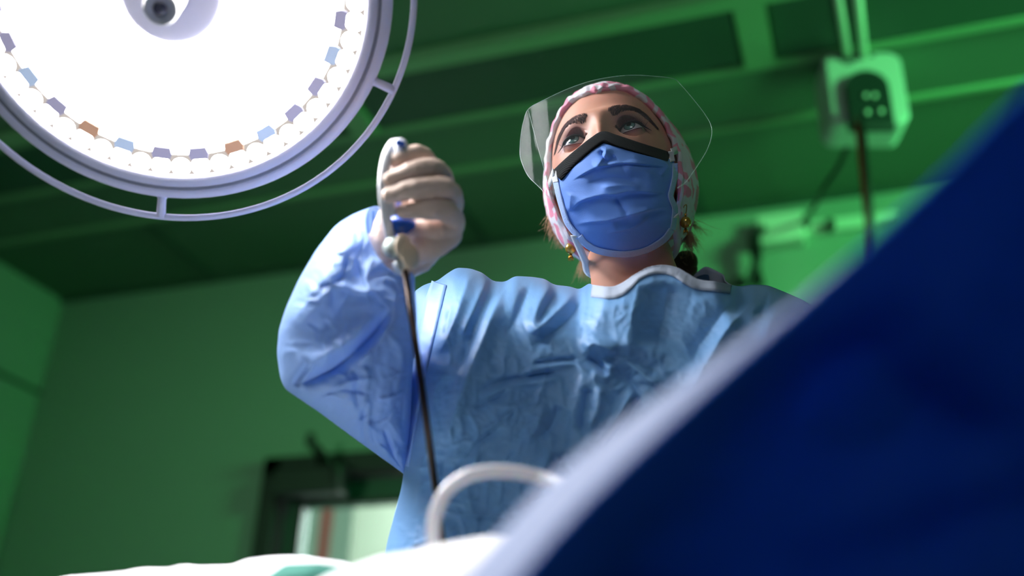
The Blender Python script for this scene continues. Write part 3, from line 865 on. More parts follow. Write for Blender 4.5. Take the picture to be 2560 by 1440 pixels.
mask_folds = [
    ('z', .0040, 26, [(1428, 451), (1481, 422), (1517, 413), (1559, 407), (1621, 411), (1672, 418)]),
    ('z', .0052, 30, [(1426, 531), (1448, 504), (1503, 487), (1534, 486), (1581, 478), (1666, 482)]),
    ('z', .0045, 28, [(1439, 562), (1470, 556), (1514, 552), (1566, 540), (1626, 524), (1674, 520)]),
    ('z', .0030, 20, [(1517, 583), (1570, 573), (1594, 562), (1626, 536)]),
    ('v', .0045, 7, [(1514, 412), (1510, 397), (1504, 384), (1512, 376)]),
    ('v', .0035, 8, [(1512, 410), (1528, 400), (1540, 390)]),
    ('r', .0040, 12, [(1515, 365), (1513, 385), (1500, 405), (1485, 420)]),
    ('r', .0030, 12, [(1430, 480), (1425, 500), (1424, 530)]),
    ('v', .0030, 12, [(1465, 460), (1520, 446), (1570, 450), (1600, 462)]),
    ('r', .0030, 9, [(1500, 470), (1560, 463), (1603, 470)]),
    ('v', .0025, 10, [(1540, 490), (1556, 520), (1572, 540)]),
    ('t', .0035, 22, [(1560, 430), (1585, 420), (1640, 440)]),
    ('r', .0025, 7, [(1652, 440), (1664, 425), (1672, 415)]),
    ('r', .0030, 9, [(1566, 541), (1600, 530), (1628, 522)]),
]
base_n = .0012*vnoise(np.stack([gx/40, gy/28, gx*0], -1), 9)
disp = crease(gx, gy, mask_folds)+base_n
eg = sm(0, .06, v[..., 0])*sm(0, .04, u[..., 0])*sm(0, .04, 1-u[..., 0])*sm(0, .04, 1-v[..., 0])
MV = P(gx, gy, dm-1.35*disp*eg)
mask = mk('face_mask', MV.reshape(-1, 3), gridf(NV, NU), M['mask'], person); solid(mask, .0008, 1)
mask['label'] = 'blue pleated surgical mask with a black top band'
def strip_on(name, path, wpx, m, lift=.0012, parent=None, nw=6, n=80, depth=None, side=None, wob=0):
    c = spline(path, n); T = np.gradient(c, axis=0); T /= np.linalg.norm(T, axis=1)[:, None]; N = np.stack([-T[:, 1], T[:, 0]], 1)
    ww = np.broadcast_to(wpx, (n,)) if np.isscalar(wpx) else np.interp(np.linspace(0, 1, n), np.linspace(0, 1, len(wpx)), wpx)
    s = np.linspace(-.5, .5, nw)
    gx = c[:, None, 0]+N[:, None, 0]*ww[:, None]*s; gy = c[:, None, 1]+N[:, None, 1]*ww[:, None]*s
    d = hit(gx, gy, MC, MR) if depth is None else depth(gx, gy)
    V = P(gx, gy, d-lift)
    o = mk(name, V.reshape(-1, 3), gridf(n, nw), m, parent); solid(o, .0009, 0); return o
strip_on('top_band', [(1392, 440), (1425, 406), (1462, 374), (1488, 354), (1509, 343), (1535, 350), (1600, 371), (1645, 384), (1672, 392)], [32, 28, 27, 27, 28, 27, 26, 24, 22], M['black_band'], .0022, mask)['label'] = 'black foam band'
strip_on('lower_binding', [(1449, 590), (1462, 608), (1490, 625), (1530, 634), (1570, 635), (1608, 628), (1638, 614), (1663, 596), (1679, 574)], 15, M['mask_edge'], .0018, mask)
strip_on('side_binding', [(1389, 452), (1396, 485), (1405, 518), (1420, 560), (1448, 594)], 13, M['mask_edge'], .0016, mask)
strip_on('side_binding', [(1688, 408), (1687, 440), (1681, 470), (1677, 492), (1687, 520), (1685, 550), (1681, 574)], 13, M['mask_edge'], .0016, mask)
strip_on('end_tab', [(1384, 428), (1389, 456)], 13, M['white_cloth'], .0030, mask, n=12)
strip_on('end_tab', [(1676, 378), (1682, 404)], 12, M['white_cloth'], .0030, mask, n=12)
# elastic loops running back to the cap
def headpath(pts, m, name, wd=.004, parent=mask):
    V = []; q = spline(pts, 40); T = np.gradient(q, axis=0)
    for i in range(len(q)):
        n_ = q[i]/np.linalg.norm(q[i]); t_ = T[i]/np.linalg.norm(T[i]); b_ = np.cross(n_, t_); b_ /= np.linalg.norm(b_)
        V += [q[i]-b_*wd, q[i]+b_*wd]
    o = mk(name, H2W(np.array(V)), gridf(40, 2), m, parent); solid(o, .001, 0); return o
eL = W2H(P(1384, 430, float(hit(1389., 432., MC, MR))-.002)); eR = W2H(P(1680, 380, float(hit(1678., 384., MC, MR))-.002))
headpath([eR, (.079, -.012, .006), (.087, .035, .010), (.070, .09, .012), (.0, .128, .014), (-.070, .09, .012), (-.087, .035, .008), (-.080, -.008, -.004), eL], M['white_cloth'], 'elastic_loop')
lR = W2H(P(1688, 540, float(hit(1682., 540., MC, MR)))); lL = W2H(P(1436, 590, float(hit(1444., 590., MC, MR))))
headpath([lR, (.056, -.015, -.098), (.047, .02, -.110), (0, .066, -.108), (-.045, .02, -.115), (-.047, -.015, -.113), lL], M['white_cloth'], 'lower_elastic_loop', .0045)

# ---- clear visor standing off the brow
vo = [(1385, 508), (1350, 470), (1322, 442), (1308, 415), (1300, 385), (1302, 340), (1310, 300), (1322, 272), (1360, 250), (1420, 222), (1480, 202), (1540, 191), (1590, 188), (1640, 191), (1684, 197), (1705, 215), (1735, 250), (1762, 285), (1778, 315), (1778, 345), (1765, 380), (1740, 420), (1715, 455), (1694, 470)]
bot = [(1672, 408), (1640, 394), (1600, 381), (1540, 363), (1511, 350), (1488, 362), (1450, 392), (1415, 422), (1392, 450)]
VO = spline(vo, 90); BO = spline(bot[::-1], 90)
def vis_d(px, py): return hit(px, py, (0, .03, .03), (.150, .165, 5.0))
tv = np.linspace(0, 1, 24)[:, None, None]
VG = BO[None]*(1-tv)+VO[None]*tv
VP = P(VG[..., 0], VG[..., 1], vis_d(VG[..., 0], VG[..., 1]))
tilt = sm(430, 190, VG[..., 1]); VP = VP+(-HY)*(-.0*tilt)[..., None]
vis = mk('visor', VP.reshape(-1, 3), gridf(24, 90), M['visor'], mask)
vis['label'] = 'clear curved plastic eye shield'
rimm = mat('visor_edge', lin((190, 225, 205)), .15, coat=.5); nt = rimm.node_tree
mx = nt.nodes.new('ShaderNodeMixShader'); tr = nt.nodes.new('ShaderNodeBsdfTransparent'); mx.inputs[0].default_value = .38
nt.links.new(tr.outputs[0], mx.inputs[1]); nt.links.new(nt.nodes['Principled BSDF'].outputs[0], mx.inputs[2]); nt.links.new(mx.outputs[0], nt.nodes['Material Output'].inputs[0])
MB().tube(VP[-1], .00042, 6).build('visor_rim', rimm, vis)
fl = spline([(1321, 276), (1335, 330), (1352, 395), (1378, 480)], 20)
MB().tube(P(fl[:, 0], fl[:, 1], vis_d(fl[:, 0], fl[:, 1])), .0003, 6).build('visor_fold', rimm, vis)

# ---- earrings
for s, (hx_, hy_), (bx_, by_), dd in ((-1, (1420, 574), (1427, 621), float(project(H2W((-.074, -.004, -.058)))[2])), (1, (1714, 512), (1714, 556), float(project(H2W((.074, -.004, -.058)))[2]))):
    er = mk('earring', *blob(P(bx_, by_, dd), .0064, .0064, .0067, np.eye(3), 24), M['pearl'], person)
    er['label'] = 'gold pearl drop earring'
    hk = spline([P(hx_-8 if s < 0 else hx_-5, hy_+14, dd+.004), P(hx_-6 if s < 0 else hx_-4, hy_-4 if s < 0 else hy_+4, dd), P(hx_ if s < 0 else hx_+2, hy_, dd-.002), P(hx_+2, hy_+14, dd-.002), P(hx_, hy_+26, dd)], 30)
    h_ = MB().tube(hk, .0005, 6); h_.tube([P(bx_-1, by_-22, dd), P(bx_, by_-13, dd)], .0011, 8); h_.build('hook', M['gold'], er)
    ts = MB()
    for k in range(9):
        a_ = 2*np.pi*k/9; st = P(bx_, by_+13, dd); en = st-zW*.0085+(r0*math.cos(a_)+bh*math.sin(a_))*.0032
        ts.tube([st, (st+en)/2+(r0*math.cos(a_)+bh*math.sin(a_))*.0004, en], [.0009, .0006, .0003], 5)
    ts.build('tassel', M['gold'], er)

# ---- hair: strands escaping under the cap
def strands(name, roots, ends, n, d0, d1, spread, curl, rad_=.00030):
    hm_ = MB()
    for k in range(n):
        t = rng.random(); a = np.array(roots[0])*(1-t)+np.array(roots[1])*t; b = np.array(ends[0])*(1-t)+np.array(ends[1])*t
        b = b+rng.normal(0, spread, 2); ln_ = rng.uniform(.45, 1.0); b = a+(b-a)*ln_
        ph = rng.uniform(0, 6.28); amp = curl*rng.uniform(.2, 1)*(3 if rng.random() < .06 else 1)
        m = 12; dz = rng.normal(0, .006); nrm = np.array([-(b-a)[1], (b-a)[0]]); nrm = nrm/(np.linalg.norm(nrm)+1e-6)
        q = np.linspace(0, 1, m)[:, None]; p2 = a*(1-q)+b*q+nrm*amp*np.sin(q*3.3+ph)*q; q = q[:, 0]
        hm_.tube(P(p2[:, 0], p2[:, 1], d0*(1-q)+d1*q+dz*q), rad_*(1-.75*q), 4)
    return hm_.build(name, M['hair'], person, kind='stuff')
dl = float(project(H2W((-.072, .03, -.05)))[2]); drr = float(project(H2W((.072, .03, -.05)))[2])
strands('hair', [(1386, 505), (1412, 565)], [(1362, 585), (1400, 628)], 320, dl, dl+.01, 7, 8)['label'] = 'blonde wisps of hair by the ear'
strands('hair', [(1470, 610), (1486, 620)], [(1432, 698), (1478, 712)], 260, dl+.05, dl+.05, 6, 7)
strands('hair', [(1704, 560), (1722, 575)], [(1756, 622), (1712, 640)], 380, drr+.01, drr+.02, 9, 10)
strands('hair', [(1715, 540), (1728, 556)], [(1775, 590), (1760, 600)], 50, drr+.02, drr+.03, 12, 12)
hb = MB()
for k in range(6): hb.add(*blob(P(1708+rng.uniform(-8, 12), 665+rng.uniform(-14, 14), drr+.05), .012, .012, .014, np.eye(3), 14))
hb.build('hair_bun', mat('dark_hair', lin((92, 62, 42)), .6, bump=('wave', 300, .8, .002)), person)
strands('hair', [(1700, 640), (1712, 690)], [(1738, 655), (1728, 700)], 140, drr+.04, drr+.05, 7, 8)


# ================================================================== GOWN
def coons(top, bot, lef, rig, nv, nu):
    u = np.linspace(0, 1, nu)[None, :, None]; v = np.linspace(0, 1, nv)[:, None, None]
    return (1-v)*top[None]+v*bot[None]+(1-u)*lef[:, None]+u*rig[:, None]-((1-u)*(1-v)*top[0]+u*(1-v)*top[-1]+(1-u)*v*bot[0]+u*v*bot[-1])


GU, GV = 300, 280
left_top = [(1030, 760), (1036, 728), (1060, 712), (1095, 701), (1120, 682), (1142, 669), (1175, 671), (1205, 681), (1233, 703), (1262, 705), (1287, 690), (1330, 692), (1362, 697), (1385, 712), (1425, 716), (1448, 724), (1476, 706)]
neck_top = [(1482, 715), (1530, 720), (1560, 708), (1590, 686), (1620, 670), (1655, 664), (1690, 670), (1720, 687), (1745, 701), (1790, 707), (1825, 712)]
right_top = [(1850, 716), (1880, 711), (1920, 713), (1960, 729), (2010, 751), (2055, 785), (2085, 840)]
allp = left_top+neck_top+right_top
ap = np.array(allp, float); L = np.r_[0, np.cumsum(np.hypot(*np.diff(ap, axis=0).T))]; Lk = L/L[-1]
topx = np.stack([np.interp(np.linspace(0, 1, GU), Lk, ap[:, k]) for k in (0, 1)], -1)
k_ = np.ones(5)/5
for c_ in (0, 1): topx[2:-2, c_] = np.convolve(topx[:, c_], k_, 'valid')
PYB = 1560
lft = spline([(1030, 760), (1012, 900), (1005, 1050), (1008, 1185), (985, 1290), (962, 1390), (945, PYB)], GV)
rgt = spline([(2085, 840), (2110, 960), (2125, 1150), (2120, 1350), (2115, PYB)], GV)
btm = np.stack([np.linspace(945, 2115, GU), np.full(GU, PYB)], -1)
GG = coons(topx, btm, lft, rgt, GV, GU)
gx, gy = GG[..., 0], GG[..., 1]
uu = np.linspace(0, 1, GU); un0, un1 = Lk[len(left_top)], Lk[len(left_top)+len(neck_top)-1]
neckw = sm(un0-.015, un0+.035, uu)*sm(un1+.015, un1-.035, uu)
def dcen(py, h=1.0): return h/(.895+.446*(py-720)/FP)
dt = gy-topx[None, :, 1]; dl_ = gx-lft[:, None, 0]; dr_ = rgt[:, None, 0]-gx
qt = np.clip(dt/150+neckw[None]*.62, 0, 1); ql = np.clip(dl_/230, 0, 1); qr = np.clip(dr_/330, 0, 1)
bul = np.sqrt(1-(1-qt)**2)*np.sqrt(1-(1-ql)**2)*np.sqrt(1-(1-qr)**2)
chest = 1+.10*np.exp(-((gy-1000)/170)**2)
TT = .118
front = dcen(gy)-TT*chest*bul
folds = [
    ('s', .007, 46, [(1117, 690), (1098, 770), (1075, 865), (1055, 940), (1038, 1080), (1022, 1180)][::-1]),
    ('v', .006, 9, [(1119, 690), (1100, 770), (1078, 865), (1060, 940)]),
    ('r', .011, 20, [(1142, 672), (1168, 692), (1150, 760), (1118, 840), (1096, 890)]),
    ('r', .006, 14, [(1195, 680), (1215, 700), (1190, 760), (1150, 850)]),
    ('v', .012, 20, [(1228, 705), (1212, 760), (1178, 850), (1140, 950)]),
    ('r', .014, 26, [(1284, 692), (1248, 750), (1208, 845), (1172, 930), (1130, 1060), (1100, 1160)]),
    ('v', .010, 22, [(1330, 700), (1300, 770), (1262, 850)]),
    ('r', .009, 18, [(1352, 698), (1376, 712), (1352, 752), (1336, 800), (1330, 840)]),
    ('v', .009, 13, [(1400, 722), (1372, 760), (1345, 815)]),
    ('r', .011, 16, [(1440, 726), (1405, 765), (1362, 808), (1325, 838)]),
    ('v', .008, 14, [(1464, 740), (1420, 800), (1370, 840), (1330, 870)]),
    ('s', .009, 130, [(1478, 712), (1468, 780), (1458, 850), (1455, 905)][::-1]),
    ('s', .006, 60, [(1455, 900), (1443, 960), (1424, 1060), (1412, 1160)][::-1]),
    ('v', .006, 7, [(1320, 912), (1380, 902), (1455, 897)]), ('r', .005, 8, [(1300, 930), (1375, 917), (1440, 910)]),
    ('v', .007, 8, [(1190, 985), (1240, 955), (1310, 942), (1410, 927)]), ('r', .005, 10, [(1200, 1005), (1260, 972), (1330, 958), (1400, 948)]),
    ('v', .005, 9, [(1180, 1020), (1250, 990), (1270, 960)]),
    ('t', .016, 95, [(1600, 668), (1590, 740), (1578, 800), (1566, 880), (1562, 900)]),
    ('v', .012, 60, [(1668, 700), (1660, 780), (1640, 880)]),
    ('r', .013, 34, [(1905, 716), (1868, 765), (1820, 820), (1775, 890), (1735, 960), (1700, 1000)]),
    ('v', .009, 28, [(1850, 720), (1800, 790), (1760, 850), (1720, 920)]),
    ('r', .009, 26, [(1960, 740), (1920, 820), (1895, 900), (1880, 960)]),
    ('v', .008, 18, [(1925, 720), (1912, 760), (1900, 800)]),
    ('t', .010, 26, [(1462, 876), (1485, 858), (1520, 872), (1535, 890)]),
    ('v', .007, 9, [(1466, 890), (1500, 915), (1525, 942)]), ('r', .008, 13, [(1478, 925), (1512, 945), (1530, 905)]),
    ('v', .008, 14, [(1535, 915), (1575, 955), (1600, 990)]), ('r', .007, 12, [(1560, 900), (1600, 930), (1650, 970)]),
    ('r', .008, 10, [(1595, 960), (1560, 1015), (1525, 1065), (1480, 1120)]), ('v', .008, 10, [(1612, 970), (1575, 1030), (1535, 1080), (1490, 1140)]),
    ('r', .007, 14, [(1500, 960), (1495, 1020), (1470, 1070)]), ('v', .009, 16, [(1470, 960), (1462, 1030), (1452, 1090)]),
    ('v', .011, 15, [(1412, 1120), (1390, 1170), (1352, 1230), (1300, 1290)]), ('r', .008, 14, [(1375, 1110), (1365, 1170), (1322, 1235), (1275, 1270)]),
    ('r', .008, 16, [(1360, 1000), (1352, 1040), (1330, 1085), (1310, 1105)]), ('v', .006, 12, [(1395, 1010), (1380, 1060), (1350, 1100)]),
    ('r', .005, 9, [(1180, 1105), (1240, 1060), (1310, 1010), (1360, 975)]), ('v', .005, 9, [(1130, 1200), (1190, 1110), (1250, 1070)]),
    ('r', .007, 20, [(1070, 1000), (1062, 1100), (1050, 1200), (1030, 1330)]), ('v', .006, 16, [(1115, 1080), (1105, 1180), (1090, 1300)]),
    ('r', .004, 8, [(1120, 1285), (1200, 1290), (1280, 1296)]), ('r', .006, 20, [(1200, 1110), (1170, 1210), (1190, 1320)]),
    ('v', .005, 8, [(1300, 1280), (1330, 1250), (1400, 1230)]), ('r', .006, 12, [(1340, 1330), (1290, 1300), (1250, 1260)]),
    ('v', .006, 10, [(1130, 760), (1120, 800), (1108, 850)]),
]
wm = np.minimum(1, bul*1.15+.1)*(1-neckw[None]*np.exp(-dt/14)*.8)
dsp = crease(gx, gy, folds)
wr = np.stack([gx/70, gy/110, gx*0], -1)
warpn = vnoise(wr*1.0, 21)
rid = 1-np.abs(vnoise(np.stack([gx/60+gy/160+warpn*.6, gy/130-gx/300+warpn, gx*0+.5], -1), 22))
rid2 = 1-np.abs(vnoise(np.stack([gx/26+warpn, gy/38+warpn, gx*0+.2], -1), 24))
dsp += .0085*(rid-.6)*(.35+.65*sm(850, 1050, gy))+.0028*(rid2**2-.4)*(.35+.65*sm(800, 1000, gy))+.0005*vnoise(np.stack([gx/9, gy/9, gx*0], -1), 27)
front = front-dsp*wm
back = dcen(gy)+TT*.95*bul
Vf = P(gx, gy, front); Vb = P(gx, gy, back)
# skirt of the gown below the last row
nsk = 10; skf, skb = [], []
lastf, lastb = Vf[-1], Vb[-1]
for i in range(1, nsk+1):
    t = i/nsk
    for src, dst in ((lastf, skf), (lastb, skb)):
        q = src.copy(); q[:, 2] = src[:, 2]*(1-t)+.34*t; cx = src.mean(0); q[:, :2] = cx[:2]+(src[:, :2]-cx[:2])*(1-.25*t)+(bh*.0)[:2]; dst.append(q)
Vf = np.concatenate([Vf, np.array(skf)]); Vb = np.concatenate([Vb, np.array(skb)])
nr = GV+nsk
gw = mk('gown', np.concatenate([Vf.reshape(-1, 3), Vb.reshape(-1, 3)]), gridf(nr, GU)+[f[::-1] for f in gridf(nr, GU, nr*GU)], M['gown'], person, fix=True)
gw['label'] = 'blue disposable surgical gown with white neck binding'
# neck binding
nt_ = spline([(1479, 742), (1481, 716), (1530, 721), (1560, 709), (1590, 687), (1620, 671), (1655, 665), (1690, 671), (1720, 688), (1745, 702), (1790, 708), (1828, 715)][1:], 120)
def gown_depth(px, py):
    out = np.zeros(np.shape(px))
    fx, fy, fz = gx.ravel(), gy.ravel(), front.ravel()
    it = np.nditer(px, flags=['multi_index'])
    for _ in it:
        i = it.multi_index; w_ = (fx-px[i])**2+(fy-py[i])**2; j = np.argpartition(w_, 6)[:6]; ww = 1/(w_[j]+4); out[i] = (fz[j]*ww).sum()/ww.sum()
    return out
T_ = np.gradient(nt_, axis=0); T_ /= np.linalg.norm(T_, axis=1)[:, None]; N_ = np.stack([-T_[:, 1], T_[:, 0]], 1)
bw = np.interp(np.linspace(0, 1, 120), [0, .15, .3, .5, .7, 1], [27, 24, 15, 19, 22, 20])
sB = np.array([-.14, 0, .3, .65, 1.0])
bxp = nt_[:, None, 0]+N_[:, None, 0]*bw[:, None]*sB; byp = nt_[:, None, 1]+N_[:, None, 1]*bw[:, None]*sB
bd = gown_depth(bxp, byp); bd -= .0022
o = mk('neck_binding', P(bxp, byp, bd).reshape(-1, 3), gridf(120, 5), M['binding'], gw); solid(o, .0016, 0)
def gown_strip(name, path, wd, m, lift, nw=6, n=90, thick=.0012):
    c = spline(path, n); T = np.gradient(c, axis=0); T /= np.linalg.norm(T, axis=1)[:, None]; N = np.stack([-T[:, 1], T[:, 0]], 1)
    ww = np.interp(np.linspace(0, 1, n), np.linspace(0, 1, len(wd)), wd); s = np.linspace(-.5, .5, nw)
    xx = c[:, None, 0]+N[:, None, 0]*ww[:, None]*s; yy = c[:, None, 1]+N[:, None, 1]*ww[:, None]*s
    o = mk(name, P(xx, yy, gown_depth(xx, yy)-lift).reshape(-1, 3), gridf(n, nw), m, gw); solid(o, thick, 0); return o
gown_strip('armhole_band', [(1098, 708), (1086, 750), (1074, 800), (1060, 870), (1046, 940), (1033, 1020), (1022, 1100), (1014, 1165)], [38, 42, 40, 34, 28, 22, 14], mat('seam_band', lin((140, 178, 232)), .5), .003)
# back of the collar, standing up behind the neck
bc = [(1724, 706), (1732, 692), (1748, 676), (1762, 667), (1775, 670), (1800, 682), (1808, 690), (1812, 704), (1830, 716)]
cs_ = spline(bc, 40); lo_ = spline([(1722, 712), (1735, 712), (1760, 712), (1775, 712), (1800, 714), (1815, 716), (1834, 720)], 40)
tv = np.linspace(0, 1, 6)[:, None, None]; CG = cs_[None]*(1-tv)+lo_[None]*tv
o = mk('collar_back', P(CG[..., 0], CG[..., 1], np.broadcast_to(np.linspace(1.215, 1.14, 40)[None], CG.shape[:2])).reshape(-1, 3), gridf(6, 40), M['binding'], gw); solid(o, .0014, 1)
cs2 = spline([(1727, 702), (1745, 690), (1768, 678), (1771, 690), (1773, 708)], 20); lo2 = spline([(1724, 712), (1740, 713), (1772, 712)], 20)
CG = cs2[None]*(1-tv)+lo2[None]*tv
o = mk('collar_lining', P(CG[..., 0], CG[..., 1], np.broadcast_to(np.linspace(1.208, 1.168, 20)[None], CG.shape[:2])).reshape(-1, 3), gridf(6, 20), mat('navy_lining', lin((38, 70, 100)), .8), gw); solid(o, .001, 1)

# ---- raised sleeve
st = [  # outer x,y, inner x,y, centre depth, half thickness
    ((915, 540), (1036, 668), .928, .040), ((872, 550), (1037, 705), .930, .050), ((836, 568), (1037, 730), .932, .060), ((790, 625), (1040, 765), .935, .072),
    ((748, 696), (1042, 800), .940, .082), ((714, 770), (1040, 850), .948, .088), ((697, 825), (1034, 900), .955, .090), ((692, 882), (1030, 945), .962, .088), ((700, 945), (1029, 985), .97, .084),
    ((712, 972), (1028, 1010), .975, .080), ((730, 985), (1027, 1030), .98, .078), ((800, 1032), (1025, 1065), .992, .070), ((880, 1092), (1022, 1105), 1.005, .058), ((950, 1142), (1017, 1148), 1.015, .045), ((1008, 1184), (1012, 1190), 1.03, .006)]
SA = np.array([[*a, *b, c, d] for a, b, c, d in st]); NS, NT = 240, 200
t_in = np.r_[0, np.cumsum(np.hypot(*np.diff((SA[:, 0:2]+SA[:, 2:4])/2, axis=0).T)+12)]; t_in /= t_in[-1]
tq = np.linspace(0, 1, NS)
SS = np.stack([np.interp(tq, t_in, SA[:, k]) for k in range(6)], -1)
kk = np.ones(9)/9
for c_ in range(6): SS[4:-4, c_] = np.convolve(SS[:, c_], kk, 'valid')
th_ = np.linspace(0, 2*np.pi, NT, endpoint=False)
cx, cy = (SS[:, 0]+SS[:, 2])/2, (SS[:, 1]+SS[:, 3])/2; hx_, hy_ = (SS[:, 2]-SS[:, 0])/2, (SS[:, 3]-SS[:, 1])/2
ct, sn = np.cos(th_), np.sin(th_)
tl = (1-sm(0, .26, tq))
sx_ = cx[:, None]+hx_[:, None]*ct-12*tl[:, None]*sn; sy_ = cy[:, None]+hy_[:, None]*ct+62*tl[:, None]*sn
sfold = [
    ('t', .014, 70, [(905, 560), (862, 610), (800, 715), (735, 800), (705, 840)]),
    ('v', .018, 17, [(985, 765), (940, 825), (895, 872), (845, 915), (790, 945), (716, 968)]),
    ('r', .010, 26, [(1005, 775), (965, 830), (930, 880), (880, 920)]), ('r', .010, 24, [(940, 780), (880, 845), (800, 895), (735, 920)]),
    ('v', .008, 9, [(776, 895), (760, 925), (728, 966)]), ('r', .006, 9, [(790, 910), (772, 935), (745, 965)]),
    ('v', .006, 7, [(877, 918), (893, 950), (888, 985), (900, 1030)]), ('r', .007, 7, [(880, 925), (916, 928), (914, 985), (905, 1040)]),
    ('v', .005, 7, [(908, 988), (908, 1060), (912, 1130)]), ('r', .004, 6, [(925, 990), (922, 1060), (930, 1120)]),
    ('v', .007, 8, [(955, 1062), (972, 1110), (985, 1142), (1008, 1176)]),
    ('v', .006, 8, [(915, 598), (893, 643), (905, 700), (912, 730)]), ('r', .007, 12, [(935, 640), (915, 690), (930, 735)]),
    ('v', .006, 9, [(870, 640), (850, 700), (790, 720)]), ('r', .006, 10, [(800, 705), (860, 715), (905, 728), (975, 725)]),
    ('r', .005, 7, [(820, 985), (870, 955), (940, 945)]), ('v', .004, 6, [(780, 1000), (850, 975), (930, 985)]),
    ('r', .006, 10, [(970, 830), (1000, 870), (1005, 930), (985, 985)]), ('v', .006, 10, [(1022, 860), (1018, 940), (1010, 1000), (1003, 1080)]),
    ('r', .005, 7, [(940, 1000), (985, 990), (1012, 975)]), ('v', .004, 6, [(930, 1060), (970, 1040), (1000, 1000)]),
    ('r', .005, 12, [(850, 1060), (900, 1050), (950, 1090)]), ('v', .005, 10, [(1000, 715), (1012, 770), (1006, 830)]),
]
sd = crease(sx_, sy_, sfold)
wn = vnoise(np.stack([sx_/60, sy_/60, sx_*0], -1), 31)
r1 = 1-np.abs(vnoise(np.stack([sx_/48+wn, sy_/70+wn, sn[None]*1.3+sx_*0], -1), 32)); r2 = 1-np.abs(vnoise(np.stack([sx_/20+wn, sy_/30, sn[None]*2+sx_*0], -1), 33))
r3 = 1-np.abs(vnoise(np.stack([sx_/11+wn*2, sy_/17+wn, sn[None]*2+sx_*0], -1), 37))
sd = 1.25*sd*np.clip(sn, 0, 1)[None]**.5+.0050*(r1**1.5-.5)+.0022*(r2**1.5-.5)+.0010*(r3-.6)
edgew = np.clip(np.abs(sn)*1.6, .10, 1)[None]*sm(1.0, .93, tq)[:, None]
dpt = SS[:, 4][:, None]-(SS[:, 5][:, None]*np.sign(sn)*np.abs(sn)**.85)-sd*edgew*np.sign(sn+1e-9)
SV = P(sx_, sy_, dpt)
lip = SV[0]+(SV[3]-SV[0])*.6; lip = lip+(SV[0].mean(0)-lip)*.10
SV = np.concatenate([lip[None], SV])
sl = mk('sleeve', SV.reshape(-1, 3), gridf(NS+1, NT, 0, True), M['sleeve'], gw)
sl['label'] = 'shiny translucent blue ballooning sleeve'
# ---- the lowered far arm's sleeve
q = spline([shL+zW*0-bh*.0, (shL+elL)/2, elL, elL*.5+wrL*.5, wrL], 40)
V, F = tube_geo(q, np.interp(np.linspace(0, 1, 40), [0, .3, .5, .8, 1], [.075, .075, .07, .055, .036]), 40)
nrm_ = V-np.repeat(q, 40, 0) if len(V) == 1600 else None
V = V.copy(); V[:1600] += (V[:1600]-np.repeat(q, 40, 0))*(.12*fbm(V[:1600]*22, 3, 44))[:, None]
mk('sleeve', V, F, M['sleeve'], gw)

# ================================================================== GLOVED HAND (one glove, fused by voxels)
gb = MB()
def chain(pts, rr): gb.caps(spline([P(*q) for q in pts], 26), np.interp(np.linspace(0, 1, 26), np.linspace(0, 1, len(rr)), rr), 20, 6)
wrist = (952, 652, .925)
mcp = [(1088, 462, .952), (1098, 505, .950), (1108, 548, .946), (1104, 590, .940)]
for m_, r_ in zip(mcp, (.0150, .0155, .0150, .0140)):
    gb.caps(spline([P(*wrist), P((wrist[0]+m_[0])/2+8, (wrist[1]+m_[1])/2+8, .935), P(*m_)], 20), np.interp(np.linspace(0, 1, 20), [0, .5, 1], [.021, .019, r_]), 22)
gb.caps([P(948, 640, .925), P(985, 668, .925), P(1045, 640, .928), P(1080, 605, .93)], [.018, .018, .016, .015], 22)
gb.caps([P(880, 690, .935), P(935, 655, .928), P(960, 635, .925)], [.024, .0235, .023], 24)
chain([(1084, 470, .948), (1072, 425, .922), (1058, 393, .900), (1022, 388, .878), (990, 402, .870)], [.0110, .0100, .0092, .0084, .0070])
chain([(1098, 505, .945), (1108, 458, .912), (1086, 424, .882), (1032, 429, .864), (976, 450, .860)], [.0115, .0102, .0094, .0088, .0066])
chain([(1108, 545, .940), (1130, 508, .903), (1112, 472, .874), (1042, 473, .857), (976, 486, .858)], [.0115, .0104, .0098, .0092, .0070])
chain([(1106, 592, .930), (1134, 560, .898), (1116, 528, .874), (1064, 525, .860), (1008, 528, .864)], [.0112, .0100, .0092, .0086, .0064])
gb.caps(spline([P(1040, 572, .896), P(1085, 572, .890), P(1122, 562, .896)], 12), [.0135]*12, 20)
gb.caps(spline([P(1025, 625, .902), P(1070, 610, .894), P(1112, 585, .900)], 12), [.0150]*12, 20)     # heel of the palm
# thumb: leaves the side of the palm by the wrist and runs up behind the handle
chain([(965, 640, .915), (968, 590, .912), (985, 520, .915), (1000, 450, .918), (1000, 408, .915)], [.0165, .0150, .0120, .0105, .0085])
glv = gb.build('glove', M['glove'], person)
glv['label'] = 'pale latex surgical glove on the raised fist'
rm = glv.modifiers.new('fuse', 'REMESH'); rm.mode = 'VOXEL'; rm.voxel_size = .0007; rm.use_smooth_shade = True
sm_ = glv.modifiers.new('soften', 'SMOOTH'); sm_.factor = .5; sm_.iterations = 2
tx = bpy.data.textures.new('glove_wrinkle', 'CLOUDS'); tx.noise_scale = .012; tx.noise_depth = 2
dm_ = glv.modifiers.new('wrinkles', 'DISPLACE'); dm_.texture = tx; dm_.strength = .0022; dm_.mid_level = .5; dm_.texture_coords = 'LOCAL'
wkb = MB()
for k in range(6):
    x0, y0 = 915+k*11, 618+k*1
    pts = [(x0-4, y0-16, .9125), (x0+2, y0+22, .9035), (x0+20, y0+52, .9015), (x0+44, y0+74, .9055)]
    wkb.caps(spline([P(*q) for q in pts], 18), np.interp(np.linspace(0, 1, 18), [0, .3, .7, 1], [.0006, .0015, .0014, .0006]), 8, 3)
wkb.build('glove_wrinkles', M['glove'], glv)

